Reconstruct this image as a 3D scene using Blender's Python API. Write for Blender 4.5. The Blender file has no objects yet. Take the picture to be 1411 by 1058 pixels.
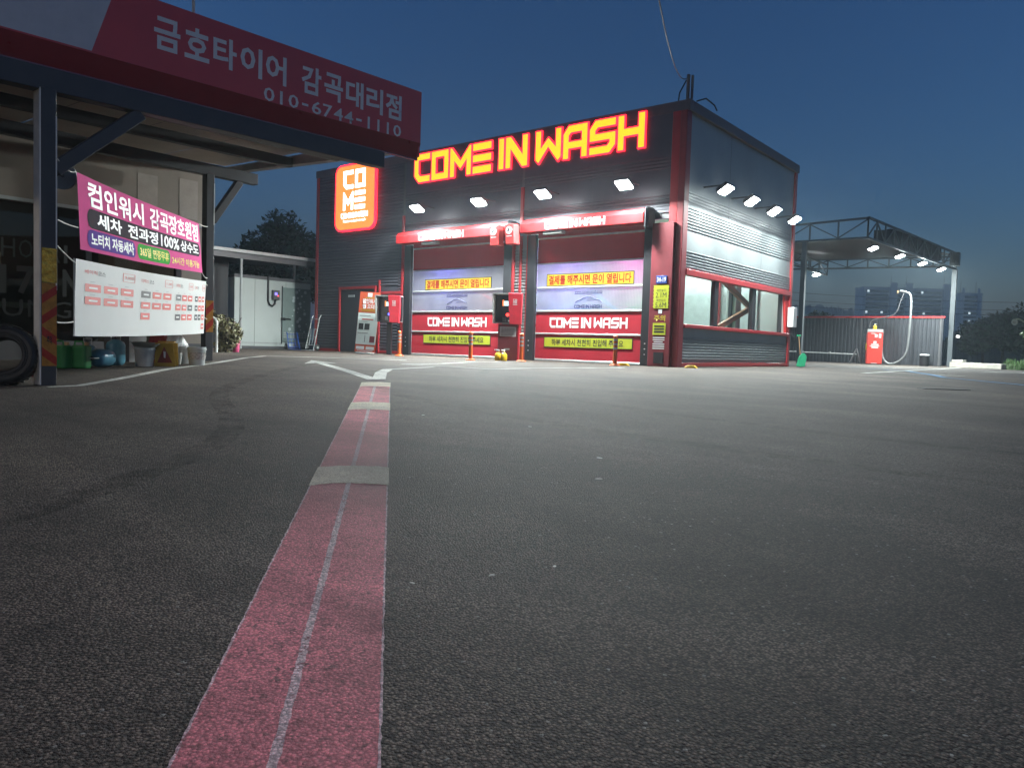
import bpy, math, random
from mathutils import Vector as V, Matrix as M4
R = math.radians
random.seed(7)
sc = bpy.context.scene
col = sc.collection

# ------------------------------------------------------------------ camera
# world: X along the car wash front (to the right), Y into the depth along its side wall, origin at its near ground corner
FPX, CX, CY = 1040.0, 705.5, 529.0
YAW, ROLL, PITCH = R(38.9), math.atan(.031), math.atan(53.6 / 1040)
CAM = V((8.73, -17.37, .43))
FH = V((-math.sin(YAW), math.cos(YAW), 0)); RH = V((math.cos(YAW), math.sin(YAW), 0)); UP = V((0, 0, 1))
CF = FH * math.cos(PITCH) - UP * math.sin(PITCH)
U0 = UP * math.cos(PITCH) + FH * math.sin(PITCH)
CR = RH * math.cos(ROLL) + U0 * math.sin(ROLL)
CU = U0 * math.cos(ROLL) - RH * math.sin(ROLL)
cd = bpy.data.cameras.new('camera'); cam = bpy.data.objects.new('camera', cd); col.objects.link(cam)
cd.sensor_width = 36; cd.lens = 36 * FPX / 1411; cd.clip_start = .02; cd.clip_end = 6000
mw = M4((CR, CU, -CF)).transposed().to_4x4(); mw.translation = CAM; cam.matrix_world = mw
sc.camera = cam

# ------------------------------------------------------------------ sky (dusk, the sun is down), exposure
w = bpy.data.worlds.new('World'); sc.world = w; w.use_nodes = True
nt = w.node_tree; bg = nt.nodes['Background']
sky = nt.nodes.new('ShaderNodeTexSky'); sky.sky_type = 'NISHITA'; sky.sun_disc = False
sky.sun_elevation = R(.4); sky.sun_rotation = R(60); sky.air_density = 1.0; sky.dust_density = .1; sky.ozone_density = 3.8
nt.links.new(sky.outputs[0], bg.inputs[0]); bg.inputs[1].default_value = .36
vs = sc.view_settings; vs.view_transform = 'Standard'; vs.look = 'None'; vs.gamma = 1; vs.exposure = 0; vs.use_curve_mapping = False
FLOOD_FRONT, FLOOD_SIDE, FLOOD_BAY, INSIDE, ROAD = 760, 310, 850, 115, 1650
cy = sc.cycles
cy.use_denoising = True; cy.use_adaptive_sampling = True; cy.adaptive_threshold = .025; cy.adaptive_min_samples = 24; cy.max_bounces = 6; cy.diffuse_bounces = 3; cy.glossy_bounces = 3; cy.transmission_bounces = 4
cy.transparent_max_bounces = 10; cy.sample_clamp_indirect = 3; cy.caustics_reflective = False; cy.caustics_refractive = False

# ------------------------------------------------------------------ pixel to place (a pixel gives a direction, a plane the distance)
def ray(px, py): return CF + CR * ((px - CX) / FPX) - CU * ((py - CY) / FPX)
def onX(px, py, x): r = ray(px, py); return CAM + r * ((x - CAM.x) / r.x)
def onY(px, py, y): r = ray(px, py); return CAM + r * ((y - CAM.y) / r.y)
def onZ(px, py, z): r = ray(px, py); return CAM + r * ((z - CAM.z) / r.z)
SL, D0 = .0229, 17.9           # the lot rises 2.3 % towards a level pad
def gz(x, y):
    d = (x - CAM.x) * FH.x + (y - CAM.y) * FH.y
    return min(0, SL * (max(d, -40) - D0))
def G(px, py, lift=0):
    r = ray(px, py)
    if r.z < -1e-6:
        P = CAM + r * (-CAM.z / r.z)
        if (P - CAM).dot(FH) >= D0: return V((P.x, P.y, lift))
    t = (SL * (-D0) - CAM.z) / (r.z - SL * r.dot(FH)); P = CAM + r * t
    return V((P.x, P.y, P.z + lift))
def dl(d, l): P = CAM + FH * d + RH * l; return P.x, P.y
def pd(px, d): return dl(d, (px - CX) / FPX * d)      # pixel column at distance d

# ------------------------------------------------------------------ materials
MATS = {}
def mat(name, c, rough=.5, metal=0, var=.12, scale=5, bump=0, bscale=60, emit=0, spec=.5, dirt=0):
    if name in MATS: return MATS[name]
    m = bpy.data.materials.new(name); m.use_nodes = True; n = m.node_tree.nodes; L = m.node_tree.links
    b = n['Principled BSDF']; c4 = (*c, 1)
    b.inputs['Roughness'].default_value = rough; b.inputs['Metallic'].default_value = metal; b.inputs['Specular IOR Level'].default_value = spec
    b.inputs['Base Color'].default_value = c4
    if emit:
        b.inputs['Emission Color'].default_value = c4; b.inputs['Emission Strength'].default_value = emit
    else:
        tc = n.new('ShaderNodeTexCoord'); no = n.new('ShaderNodeTexNoise'); no.inputs['Scale'].default_value = scale
        no.inputs['Detail'].default_value = 6; no.inputs['Roughness'].default_value = .62
        L.new(tc.outputs['Object'], no.inputs['Vector'])
        mr = n.new('ShaderNodeMapRange'); mr.inputs[1].default_value = .3; mr.inputs[2].default_value = .7
        mr.inputs[3].default_value = 1 - var; mr.inputs[4].default_value = 1 + var
        L.new(no.outputs[0], mr.inputs[0])
        mx = n.new('ShaderNodeMix'); mx.data_type = 'RGBA'; mx.blend_type = 'MULTIPLY'; mx.inputs[0].default_value = 1
        mx.inputs[6].default_value = c4; L.new(mr.outputs[0], mx.inputs[7]); out = mx.outputs[2]
        if dirt:
            n2 = n.new('ShaderNodeTexNoise'); n2.inputs['Scale'].default_value = scale * .35; n2.inputs['Detail'].default_value = 8
            mp = n.new('ShaderNodeMapping'); mp.inputs['Scale'].default_value = (1, 1, .35); L.new(tc.outputs['Object'], mp.inputs[0]); L.new(mp.outputs[0], n2.inputs['Vector'])
            r2 = n.new('ShaderNodeMapRange'); r2.inputs[1].default_value = .5; r2.inputs[2].default_value = .75; r2.inputs[4].default_value = dirt
            L.new(n2.outputs[0], r2.inputs[0])
            m2 = n.new('ShaderNodeMix'); m2.data_type = 'RGBA'; L.new(r2.outputs[0], m2.inputs[0]); L.new(out, m2.inputs[6]); m2.inputs[7].default_value = (.07, .06, .05, 1); out = m2.outputs[2]
        L.new(out, b.inputs['Base Color'])
        m3 = n.new('ShaderNodeMapRange'); m3.inputs[3].default_value = max(.05, rough - .1); m3.inputs[4].default_value = min(1, rough + .12)
        L.new(no.outputs[0], m3.inputs[0]); L.new(m3.outputs[0], b.inputs['Roughness'])
        if bump:
            nb = n.new('ShaderNodeTexNoise'); nb.inputs['Scale'].default_value = bscale; nb.inputs['Detail'].default_value = 4; L.new(tc.outputs['Object'], nb.inputs['Vector'])
            bp = n.new('ShaderNodeBump'); bp.inputs['Strength'].default_value = bump; bp.inputs['Distance'].default_value = .01
            L.new(nb.outputs[0], bp.inputs['Height']); L.new(bp.outputs[0], b.inputs['Normal'])
    MATS[name] = m; return m

def asphalt_like(name, base, worn=None, worn_amt=0.0, grain=1.0):
    m = bpy.data.materials.new(name); m.use_nodes = True; n = m.node_tree.nodes; L = m.node_tree.links; b = n['Principled BSDF']
    tc = n.new('ShaderNodeTexCoord'); P = tc.outputs['Object']
    def noise(s, det=5, ro=.6):
        x = n.new('ShaderNodeTexNoise'); x.inputs['Scale'].default_value = s; x.inputs['Detail'].default_value = det; x.inputs['Roughness'].default_value = ro; L.new(P, x.inputs['Vector']); return x
    def rng(src, a, b_, c, d):
        x = n.new('ShaderNodeMapRange'); L.new(src, x.inputs[0])
        for i, q in enumerate((a, b_, c, d)): x.inputs[i + 1].default_value = q
        return x.outputs[0]
    def mul(a, b_):
        x = n.new('ShaderNodeMath'); x.operation = 'MULTIPLY'; L.new(a, x.inputs[0])
        if isinstance(b_, float): x.inputs[1].default_value = b_
        else: L.new(b_, x.inputs[1])
        return x.outputs[0]
    vo = n.new('ShaderNodeTexVoronoi'); vo.inputs['Scale'].default_value = 120; vo.inputs['Randomness'].default_value = 1; L.new(P, vo.inputs['Vector'])
    v2 = n.new('ShaderNodeTexVoronoi'); v2.inputs['Scale'].default_value = 330; L.new(P, v2.inputs['Vector'])
    sep = n.new('ShaderNodeSeparateColor'); L.new(vo.outputs['Color'], sep.inputs[0])
    stone = rng(sep.outputs[0], 0, 1, 1 - .75 * grain, 1 + 1.15 * grain)          # each stone its own tone
    pits = rng(vo.outputs['Distance'], .1, .7, 1.25, 1 - .80 * grain)            # paler stone middles, darker between the stones
    fine = rng(noise(420, 2).outputs[0], .3, .7, .8, 1.2)
    patch = rng(noise(.33, 6, .65).outputs[0], .34, .66, .52, 1.45)
    blot = rng(noise(3.5, 7, .7).outputs[0], .3, .72, .82, 1.2)
    dm = n.new('ShaderNodeMapping'); dm.inputs['Scale'].default_value = (.22, .8, 1); dm.inputs['Rotation'].default_value = (0, 0, R(-52)); L.new(P, dm.inputs[0])
    dn_ = n.new('ShaderNodeTexNoise'); dn_.inputs['Scale'].default_value = 1.1; dn_.inputs['Detail'].default_value = 7; dn_.inputs['Distortion'].default_value = .8; L.new(dm.outputs[0], dn_.inputs['Vector'])
    drag = rng(dn_.outputs[0], .36, .66, .60, 1.28)                               # tyre-dragged dirt
    on = noise(1.7, 5, .55); oil = rng(on.outputs[0], .66, .74, 1, .55)            # oil stains
    ck = n.new('ShaderNodeTexVoronoi'); ck.feature = 'DISTANCE_TO_EDGE'; ck.inputs['Scale'].default_value = .23
    wp0 = n.new('ShaderNodeMix'); wp0.data_type = 'VECTOR'; wp0.inputs[0].default_value = .05; L.new(P, wp0.inputs[4]); L.new(noise(2.2, 6, .7).outputs['Color'], wp0.inputs[5]); L.new(wp0.outputs[1], ck.inputs['Vector'])
    crack = rng(ck.outputs['Distance'], .0, .0016, .55, 1)
    f = mul(mul(mul(stone, pits), mul(patch, blot)), mul(fine, mul(drag, mul(oil, crack))))
    mx = n.new('ShaderNodeMix'); mx.data_type = 'RGBA'; mx.blend_type = 'MULTIPLY'; mx.inputs[0].default_value = 1; mx.inputs[6].default_value = (*base, 1); L.new(f, mx.inputs[7]); out = mx.outputs[2]
    if worn:
        wn = noise(26, 8, .72); wk = rng(sep.outputs[1], 0, 1, -.12, .12)
        ad = n.new('ShaderNodeMath'); ad.operation = 'ADD'; L.new(wn.outputs[0], ad.inputs[0]); L.new(wk, ad.inputs[1])
        wf = rng(ad.outputs[0], .60 - worn_amt, .72 - worn_amt, 0, 1)
        m2 = n.new('ShaderNodeMix'); m2.data_type = 'RGBA'; L.new(wf, m2.inputs[0]); L.new(out, m2.inputs[6]); m2.inputs[7].default_value = (*worn, 1); out = m2.outputs[2]
    else:
        gl = rng(sep.outputs[2], .994, .999, 0, .8)                                # glints, painted as a few pale stones
        m2 = n.new('ShaderNodeMix'); m2.data_type = 'RGBA'; L.new(gl, m2.inputs[0]); L.new(out, m2.inputs[6]); m2.inputs[7].default_value = (.28, .27, .25, 1); out = m2.outputs[2]
    L.new(out, b.inputs['Base Color']); b.inputs['Roughness'].default_value = .78; b.inputs['Specular IOR Level'].default_value = .35
    h = n.new('ShaderNodeMath'); h.operation = 'ADD'; L.new(rng(vo.outputs['Distance'], 0, .8, 1, 0), h.inputs[0]); L.new(mul(rng(v2.outputs['Distance'], 0, .8, 1, 0), .35), h.inputs[1])
    bp = n.new('ShaderNodeBump'); bp.inputs['Strength'].default_value = .95 * min(1, grain); bp.inputs['Distance'].default_value = .006
    L.new(h.outputs[0], bp.inputs['Height']); L.new(bp.outputs[0], b.inputs['Normal'])
    return m

ASPH = asphalt_like('asphalt', (.106, .081, .063))
PRED = asphalt_like('red_line_paint', (.64, .20, .22), (.24, .10, .10), .025, .34)
PWHT = asphalt_like('white_line_paint', (.50, .50, .46), (.10, .095, .09), .02, .35)
PFAD = asphalt_like('faded_white_paint', (.66, .46, .47), (.34, .11, .12), .03, .4)
PBEI = asphalt_like('beige_line_paint', (.78, .67, .50), (.40, .30, .24), -.02, .3)
PBLU = asphalt_like('blue_line_paint', (.06, .22, .42), (.07, .075, .08), .05, .4)
SOIL = mat('soil', (.03, .032, .022), .95, scale=.7, var=.4, bump=.5, bscale=8)

CHAR = mat('charcoal_sheet', (.075, .075, .092), .42, .15, var=.12, scale=1.2, dirt=.12)
SILV = mat('grey_sheet', (.25, .275, .28), .40, .25, var=.10, scale=1.1, dirt=.18)
DRED = mat('red_trim', (.36, .022, .028), .38, scale=2, var=.14, dirt=.12)
RRED = mat('red_powder_coat', (.55, .035, .035), .38, scale=2)
DOOR = mat('door_red_fabric', (.40, .018, .032), .65, scale=1.4, var=.12, bump=.08, bscale=30, dirt=.07, spec=.25)
BLK = mat('black_metal', (.014, .014, .018), .45, scale=4, dirt=.15)
ALU = mat('aluminium', (.62, .62, .60), .35, .55, scale=8)
NAVY = mat('navy_steel', (.050, .049, .054), .45, scale=3, var=.15, dirt=.15)
GALV = mat('light_grey_steel', (.42, .44, .43), .45, scale=4, dirt=.2)
WHTE = mat('white_paint', (.72, .72, .70), .45, scale=4, dirt=.1)
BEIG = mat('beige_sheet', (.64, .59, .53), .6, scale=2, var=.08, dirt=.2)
GREY = mat('dark_grey', (.10, .10, .105), .5)
WTXT = mat('white_print', (.75, .75, .74), .5, var=.04)
BTXT = mat('black_print', (.02, .02, .022), .5, var=.04)
RTXT = mat('red_print', (.55, .05, .04), .5, var=.04)
YELW = mat('yellow_vinyl', (.48, .33, .015), .6, var=.06, dirt=.06)
LIME = mat('lime_vinyl', (.47, .50, .03), .45, var=.06, dirt=.06)
ORNG = mat('orange_plastic', (.72, .13, .025), .45, var=.12, dirt=.12)
CONC = mat('concrete', (.40, .38, .33), .9, scale=5, var=.2, bump=.4, bscale=40)
RUBB = mat('rubber', (.012, .012, .013), .5, bump=.2, bscale=90)
MRN = mat('maroon_steel', (.14, .018, .028), .4)
GREYW = mat('inside_white_panel', (.74, .78, .77), .45, scale=1, var=.05)

def translucent(name, c, clear):
    m = bpy.data.materials.new(name); m.use_nodes = True; n = m.node_tree.nodes; L = m.node_tree.links; n.remove(n['Principled BSDF'])
    tc = n.new('ShaderNodeTexCoord'); wv = n.new('ShaderNodeTexWave'); wv.bands_direction = 'X'; wv.inputs['Scale'].default_value = 7; wv.inputs['Distortion'].default_value = .4; L.new(tc.outputs['Object'], wv.inputs['Vector'])
    no = n.new('ShaderNodeTexNoise'); no.inputs['Scale'].default_value = 2.2; no.inputs['Detail'].default_value = 6; L.new(tc.outputs['Object'], no.inputs['Vector'])
    ad = n.new('ShaderNodeMath'); ad.operation = 'MULTIPLY'; L.new(wv.outputs[1], ad.inputs[0]); ad.inputs[1].default_value = .35
    a2 = n.new('ShaderNodeMath'); a2.operation = 'ADD'; L.new(ad.outputs[0], a2.inputs[0]); L.new(no.outputs[0], a2.inputs[1])
    mr = n.new('ShaderNodeMapRange'); mr.inputs[1].default_value = .3; mr.inputs[2].default_value = 1.0; mr.inputs[3].default_value = .72; mr.inputs[4].default_value = 1.0; L.new(a2.outputs[0], mr.inputs[0])
    mx = n.new('ShaderNodeMix'); mx.data_type = 'RGBA'; mx.blend_type = 'MULTIPLY'; mx.inputs[0].default_value = 1; mx.inputs[6].default_value = (*c, 1); L.new(mr.outputs[0], mx.inputs[7])
    tl = n.new('ShaderNodeBsdfTranslucent'); df = n.new('ShaderNodeBsdfDiffuse'); tp = n.new('ShaderNodeBsdfTransparent'); gl = n.new('ShaderNodeBsdfGlossy'); gl.inputs['Roughness'].default_value = .25
    for q in (tl, df): L.new(mx.outputs[2], q.inputs[0])
    s1 = n.new('ShaderNodeMixShader'); s1.inputs[0].default_value = .3; L.new(tl.outputs[0], s1.inputs[1]); L.new(df.outputs[0], s1.inputs[2])
    s2 = n.new('ShaderNodeMixShader'); s2.inputs[0].default_value = clear; L.new(s1.outputs[0], s2.inputs[1]); L.new(tp.outputs[0], s2.inputs[2])
    s3 = n.new('ShaderNodeMixShader'); s3.inputs[0].default_value = .06; L.new(s2.outputs[0], s3.inputs[1]); L.new(gl.outputs[0], s3.inputs[2])
    L.new(s3.outputs[0], n['Material Output'].inputs[0]); return m
PVC = translucent('clouded_pvc', (.50, .50, .54), .22)
FILM = translucent('thin_plastic_film', (.8, .82, .82), .35)
def glass(name, tint, refl):
    m = bpy.data.materials.new(name); m.use_nodes = True; n = m.node_tree.nodes; L = m.node_tree.links; n.remove(n['Principled BSDF'])
    tp = n.new('ShaderNodeBsdfTransparent'); tp.inputs[0].default_value = (*tint, 1); gl = n.new('ShaderNodeBsdfGlossy'); gl.inputs['Roughness'].default_value = .04
    lw = n.new('ShaderNodeLayerWeight'); lw.inputs['Blend'].default_value = .5; pw_ = n.new('ShaderNodeMath'); pw_.operation = 'POWER'; L.new(lw.outputs['Facing'], pw_.inputs[0]); pw_.inputs[1].default_value = 5
    fr = n.new('ShaderNodeMath'); fr.operation = 'MULTIPLY_ADD'; L.new(pw_.outputs[0], fr.inputs[0]); fr.inputs[1].default_value = refl; fr.inputs[2].default_value = .04; s = n.new('ShaderNodeMixShader')
    L.new(fr.outputs[0], s.inputs[0]); L.new(tp.outputs[0], s.inputs[1]); L.new(gl.outputs[0], s.inputs[2]); L.new(s.outputs[0], n['Material Output'].inputs[0]); return m
GLAS = glass('window_glass', (.90, .95, .93), .5)
SHOPG = glass('shop_glass', (.5, .52, .5), .6)

# ------------------------------------------------------------------ builders
class MB:
    def __init__(s): s.v = []; s.f = []; s.mi = []; s.k = 0
    def add(s, vs, fs):
        o = len(s.v); s.v += [V(p) for p in vs]; s.f += [tuple(i + o for i in f) for f in fs]; s.mi += [s.k] * len(fs); return s
    def box(s, x0, x1, y0, y1, z0, z1, m=None):
        p = [V((x, y, z)) for z in (z0, z1) for y in (y0, y1) for x in (x0, x1)]
        if m is not None: p = [m @ q for q in p]
        return s.add(p, [(0, 2, 3, 1), (4, 5, 7, 6), (0, 1, 5, 4), (2, 6, 7, 3), (0, 4, 6, 2), (1, 3, 7, 5)])
    def bar(s, a, b, w_, h=None, up=UP):
        a, b = V(a), V(b); d = (b - a); ln = d.length; d.normalize(); h = h or w_
        if abs(d.dot(up)) > .98: up = V((1, 0, 0))
        x = d.cross(up).normalized(); z = x.cross(d)
        m = M4((x, d, z)).transposed().to_4x4(); m.translation = a
        return s.box(-w_ / 2, w_ / 2, 0, ln, -h / 2, h / 2, m)
    def tube(s, pts, r, n=8, rs=None):
        pts = [V(p) for p in pts]; rings = []; prev = None
        for i, p in enumerate(pts):
            d = (pts[min(i + 1, len(pts) - 1)] - pts[max(i - 1, 0)]).normalized()
            x = (prev - d * prev.dot(d)) if prev is not None else d.cross(UP if abs(d.z) < .95 else V((1, 0, 0)))
            x.normalize(); prev = x; y = d.cross(x); q = rs[i] if rs else r
            rings.append([p + x * (q * math.cos(2 * math.pi * k / n)) + y * (q * math.sin(2 * math.pi * k / n)) for k in range(n)])
        vs = [q for rg in rings for q in rg]; fs = []
        for i in range(len(pts) - 1):
            for k in range(n): fs.append((i * n + k, i * n + (k + 1) % n, (i + 1) * n + (k + 1) % n, (i + 1) * n + k))
        fs.append(tuple(range(n))[::-1]); fs.append(tuple((len(pts) - 1) * n + k for k in range(n)))
        return s.add(vs, fs)
    def lathe(s, prof, n=20, m=None, capb=True, capt=True):
        vs = []
        for r, z in prof:
            for k in range(n):
                q = V((r * math.cos(2 * math.pi * k / n), r * math.sin(2 * math.pi * k / n), z)); vs.append(m @ q if m is not None else q)
        fs = []
        for i in range(len(prof) - 1):
            for k in range(n): fs.append((i * n + k, i * n + (k + 1) % n, (i + 1) * n + (k + 1) % n, (i + 1) * n + k))
        if capb: fs.append(tuple(range(n))[::-1])
        if capt: fs.append(tuple((len(prof) - 1) * n + k for k in range(n)))
        return s.add(vs, fs)
    def prism(s, poly, d0, d1, m):      # poly in (x, y) of frame m, thickness along its z
        n = len(poly); vs = [m @ V((x, y, z)) for z in (d0, d1) for x, y in poly]
        return s.add(vs, [tuple(range(n))[::-1], tuple(range(n, 2 * n))] + [(i, (i + 1) % n, n + (i + 1) % n, n + i) for i in range(n)])
    def build(s, name, m, parent=None, smooth=False, bevel=0, seg=1):
        me = bpy.data.meshes.new(name); me.from_pydata([tuple(p) for p in s.v], [], s.f)
        ms = m if isinstance(m, (list, tuple)) else [m]
        for q in ms:
            if q: me.materials.append(q)
        if len(ms) > 1: me.polygons.foreach_set('material_index', s.mi)
        if smooth: me.polygons.foreach_set('use_smooth', [True] * len(me.polygons)); me.set_sharp_from_angle(angle=R(38))
        me.update(); o = bpy.data.objects.new(name, me); col.objects.link(o)
        if parent: o.parent = parent
        if bevel:
            b = o.modifiers.new('bevel', 'BEVEL'); b.width = bevel; b.segments = seg; b.limit_method = 'ANGLE'; b.angle_limit = R(40)
        return o
def tag(o, label=None, cat=None, group=None, kind=None):
    for k, x in (('label', label), ('category', cat), ('group', group), ('kind', kind)):
        if x: o[k] = x
    return o
def thing(name, label, cat, loc=(0, 0, 0), rz=0, group=None):
    o = bpy.data.objects.new(name, None); o.empty_display_size = .2; col.objects.link(o)
    o.location = loc; o.rotation_euler = (0, 0, rz); return tag(o, label, cat, group)
def cp(o, parent):
    c = o.copy(); col.objects.link(c); c.parent = parent
    for ch in list(o.children): cp(ch, c)
    return c
def dup(root, label, loc, rz=None, group=None):
    r = root.copy(); col.objects.link(r); r.location = loc
    if rz is not None: r.rotation_euler = (root.rotation_euler.x, root.rotation_euler.y, rz)
    r['label'] = label
    if group: r['group'] = group
    for ch in list(root.children): cp(ch, r)
    return r
def BX(name, m, p, x0, x1, y0, y1, z0, z1, bevel=0): return MB().box(x0, x1, y0, y1, z0, z1).build(name, m, p, bevel=bevel)
def frame(o, x, y):
    x = V(x).normalized(); y = V(y).normalized(); m = M4((x, y, x.cross(y))).transposed().to_4x4(); m.translation = V(o); return m
def FRONT(x, z, y=0): return frame((x, y, z), (1, 0, 0), (0, 0, 1))          # writing on a face that looks towards -Y
def SIDE(y, z, x=0): return frame((x, y, z), (0, 1, 0), (0, 0, 1))           # writing on a face that looks towards +X
def curve_mesh(cu):
    ob = bpy.data.objects.new('tmp', cu); col.objects.link(ob); bpy.context.view_layer.update()
    me = bpy.data.meshes.new_from_object(ob.evaluated_get(bpy.context.evaluated_depsgraph_get())); bpy.data.objects.remove(ob); bpy.data.curves.remove(cu); return me
def text(body, m, parent, fr, w_, h, name='lettering', bold=.0, center=True):
    cu = bpy.data.curves.new('t', 'FONT'); cu.body = body; cu.offset = bold; cu.resolution_u = 2; me = curve_mesh(cu); me.name = name
    if not me.vertices: return None
    xs = [v.co.x for v in me.vertices]; ys = [v.co.y for v in me.vertices]; x0, x1, y0, y1 = min(xs), max(xs), min(ys), max(ys)
    for v in me.vertices:
        v.co = fr @ V(((v.co.x - x0) / (x1 - x0) * w_ - (w_ / 2 if center else 0), (v.co.y - y0) / (y1 - y0) * h - (h / 2 if center else 0), 0))
    me.materials.append(m); o = bpy.data.objects.new(name, me); col.objects.link(o); o.parent = parent; return o
def rr(w_, h, r, n=5, x=0, y=0):
    p = []
    for cx_, cy_, a in ((w_ / 2 - r, h / 2 - r, 0), (-w_ / 2 + r, h / 2 - r, 90), (-w_ / 2 + r, -h / 2 + r, 180), (w_ / 2 - r, -h / 2 + r, 270)):
        for k in range(n + 1):
            t = R(a + 90 * k / n); p.append((x + cx_ + r * math.cos(t), y + cy_ + r * math.sin(t)))
    return p
# block letters of the car wash, ten units high: (advance, loops)
def rc(x0, y0, x1, y1): return [(x0, y0), (x1, y0), (x1, y1), (x0, y1)]
GL = {
 'C': (8.2, [[(8, 10), (0, 10), (0, 2.4), (2.2, 0), (8, 0), (8, 2.2), (3.0, 2.2), (2.1, 3.2), (2.1, 7.8), (8, 7.8)]]),
 'O': (8.6, [rc(0, 0, 8.4, 10), rc(2.1, 2.2, 6.3, 7.8)]),
 'M': (10.2, [[(0, 0), (2.1, 0), (2.1, 5.4), (5, 2.4), (7.9, 5.4), (7.9, 0), (10, 0), (10, 10), (9.2, 10), (5, 5.3), (.8, 10), (0, 10)]]),
 'E': (8.6, [rc(0, 0, 8.4, 2.4), rc(0, 3.8, 8.4, 6.2), rc(0, 7.6, 8.4, 10)]),
 'I': (2.4, [rc(0, 0, 2.2, 10)]),
 'N': (9.4, [[(0, 0), (2.1, 0), (2.1, 6.0), (7.0, 0), (9.2, 0), (9.2, 10), (7.1, 10), (7.1, 4.0), (2.1, 10), (0, 10)]]),
 'W': (10.2, [[(0, 10), (0, 1.2), (1.2, 0), (5, 4.7), (8.8, 0), (10, 1.2), (10, 10), (7.9, 10), (7.9, 4.6), (5, 7.6), (2.1, 4.6), (2.1, 10)]]),
 'A': (9.2, [[(0, 0), (2.1, 0), (2.1, 3.0), (6.9, 3.0), (6.9, 0), (9, 0), (9, 10), (2.0, 10), (0, 7.6)], [(2.1, 5.1), (6.9, 5.1), (6.9, 7.8), (2.9, 7.8), (2.1, 6.9)]]),
 'S': (9.4, [[(0, 0), (7.2, 0), (9.2, 2.2), (9.2, 6.0), (2.1, 6.0), (2.1, 6.9), (2.9, 7.8), (9.2, 7.8), (9.2, 10), (2.0, 10), (0, 7.6), (0, 3.9), (7.1, 3.9), (7.1, 3.1), (6.3, 2.2), (0, 2.2)]]),
 'H': (9.2, [[(0, 0), (2.1, 0), (2.1, 3.9), (6.9, 3.9), (6.9, 0), (9, 0), (9, 10), (6.9, 10), (6.9, 6.1), (2.1, 6.1), (2.1, 10), (0, 10)]]),
 ' ': (1.9, [])}
def glyph_loops(word):
    x = 0; out = []
    for ch in word:
        a, loops = GL[ch]; out.append([[(px + x, py) for px, py in lp] for lp in loops]); x += a + .6
    return out, x - .6
def loops_mesh(loops, sx, sy, ox, oy, fr, m, name, parent, ext=0, off=0):
    cu = bpy.data.curves.new('g', 'CURVE'); cu.dimensions = '2D'; cu.fill_mode = 'BOTH'; cu.extrude = ext / 2; cu.offset = off
    for lp in loops:
        sp = cu.splines.new('POLY'); sp.points.add(len(lp) - 1); sp.use_cyclic_u = True
        for p, (x, y) in zip(sp.points, lp): p.co = (x * sx + ox, y * sy + oy, 0, 1)
    me = curve_mesh(cu); me.name = name
    for v in me.vertices: v.co.z += ext / 2; v.co = fr @ v.co
    me.materials.append(m); o = bpy.data.objects.new(name, me); col.objects.link(o); o.parent = parent; return o
def logo(word, m, parent, fr, w_, h, name='lettering'):
    gl, tot = glyph_loops(word); lp = [l for g_ in gl for l in g_]
    return loops_mesh(lp, w_ / tot, h / 10, -w_ / 2, -h / 2, fr, m, name, parent)
def lamp(kind, name, parent, loc, direc, power, c=(1, 1, 1), size=.2, sy=None, spread=None):
    ld = bpy.data.lights.new(name, kind); ld.energy = power; ld.color = c
    if kind == 'AREA':
        ld.shape = 'RECTANGLE'; ld.size = size; ld.size_y = sy or size
        if spread: ld.spread = R(spread)
    o = bpy.data.objects.new(name, ld); col.objects.link(o); o.parent = parent; o.location = loc
    o.rotation_euler = V(direc).to_track_quat('-Z', 'Y').to_euler(); return o

# ================================================================== THE SETTING
def sheet(name, rows, lats, m, drop):
    vs = []; fs = []
    for d in rows:
        for l in lats:
            x, y = dl(d, l); vs.append((x, y, gz(x, y) - drop))
    n = len(lats)
    for i in range(len(rows) - 1):
        for k in range(n - 1): fs.append((i * n + k, i * n + k + 1, (i + 1) * n + k + 1, (i + 1) * n + k))
    o = MB().add(vs, fs).build(name, m); return tag(o, kind='structure')
sheet('ground', [-300, -40, D0, 60, 1300], [-1300, -60, 60, 1300], SOIL, .06)
lot = sheet('asphalt_lot', [-40, D0, 58], [-60, 0, 48], ASPH, 0)

def ribbon(name, pts, widths, m, lift=.004, parent=lot, step=.2, jag=0):
    """a painted line draped on the lot; pts are ground points"""
    P = [V((p[0], p[1], 0)) for p in pts]; q = []; ww = []
    for i in range(len(P) - 1):
        n = max(1, int((P[i + 1] - P[i]).length / step))
        for k in range(n): q.append(P[i].lerp(P[i + 1], k / n)); ww.append(widths[i] + (widths[i + 1] - widths[i]) * k / n)
    q.append(P[-1]); ww.append(widths[-1]); vs = []; fs = []
    for i, p in enumerate(q):
        d = (q[min(i + 1, len(q) - 1)] - q[max(i - 1, 0)]).normalized(); nr = V((-d.y, d.x, 0))
        for s in (-1, 0, 1):
            c = p + nr * (s * (ww[i] / 2 + (random.uniform(-jag, jag) if s else 0))); vs.append((c.x, c.y, gz(c.x, c.y) + lift))
    for i in range(len(q) - 1):
        for k in range(2): fs.append((i * 3 + k, i * 3 + k + 1, i * 3 + k + 4, i * 3 + k + 3))
    return MB().add(vs, fs).build(name, m, parent)
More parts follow.
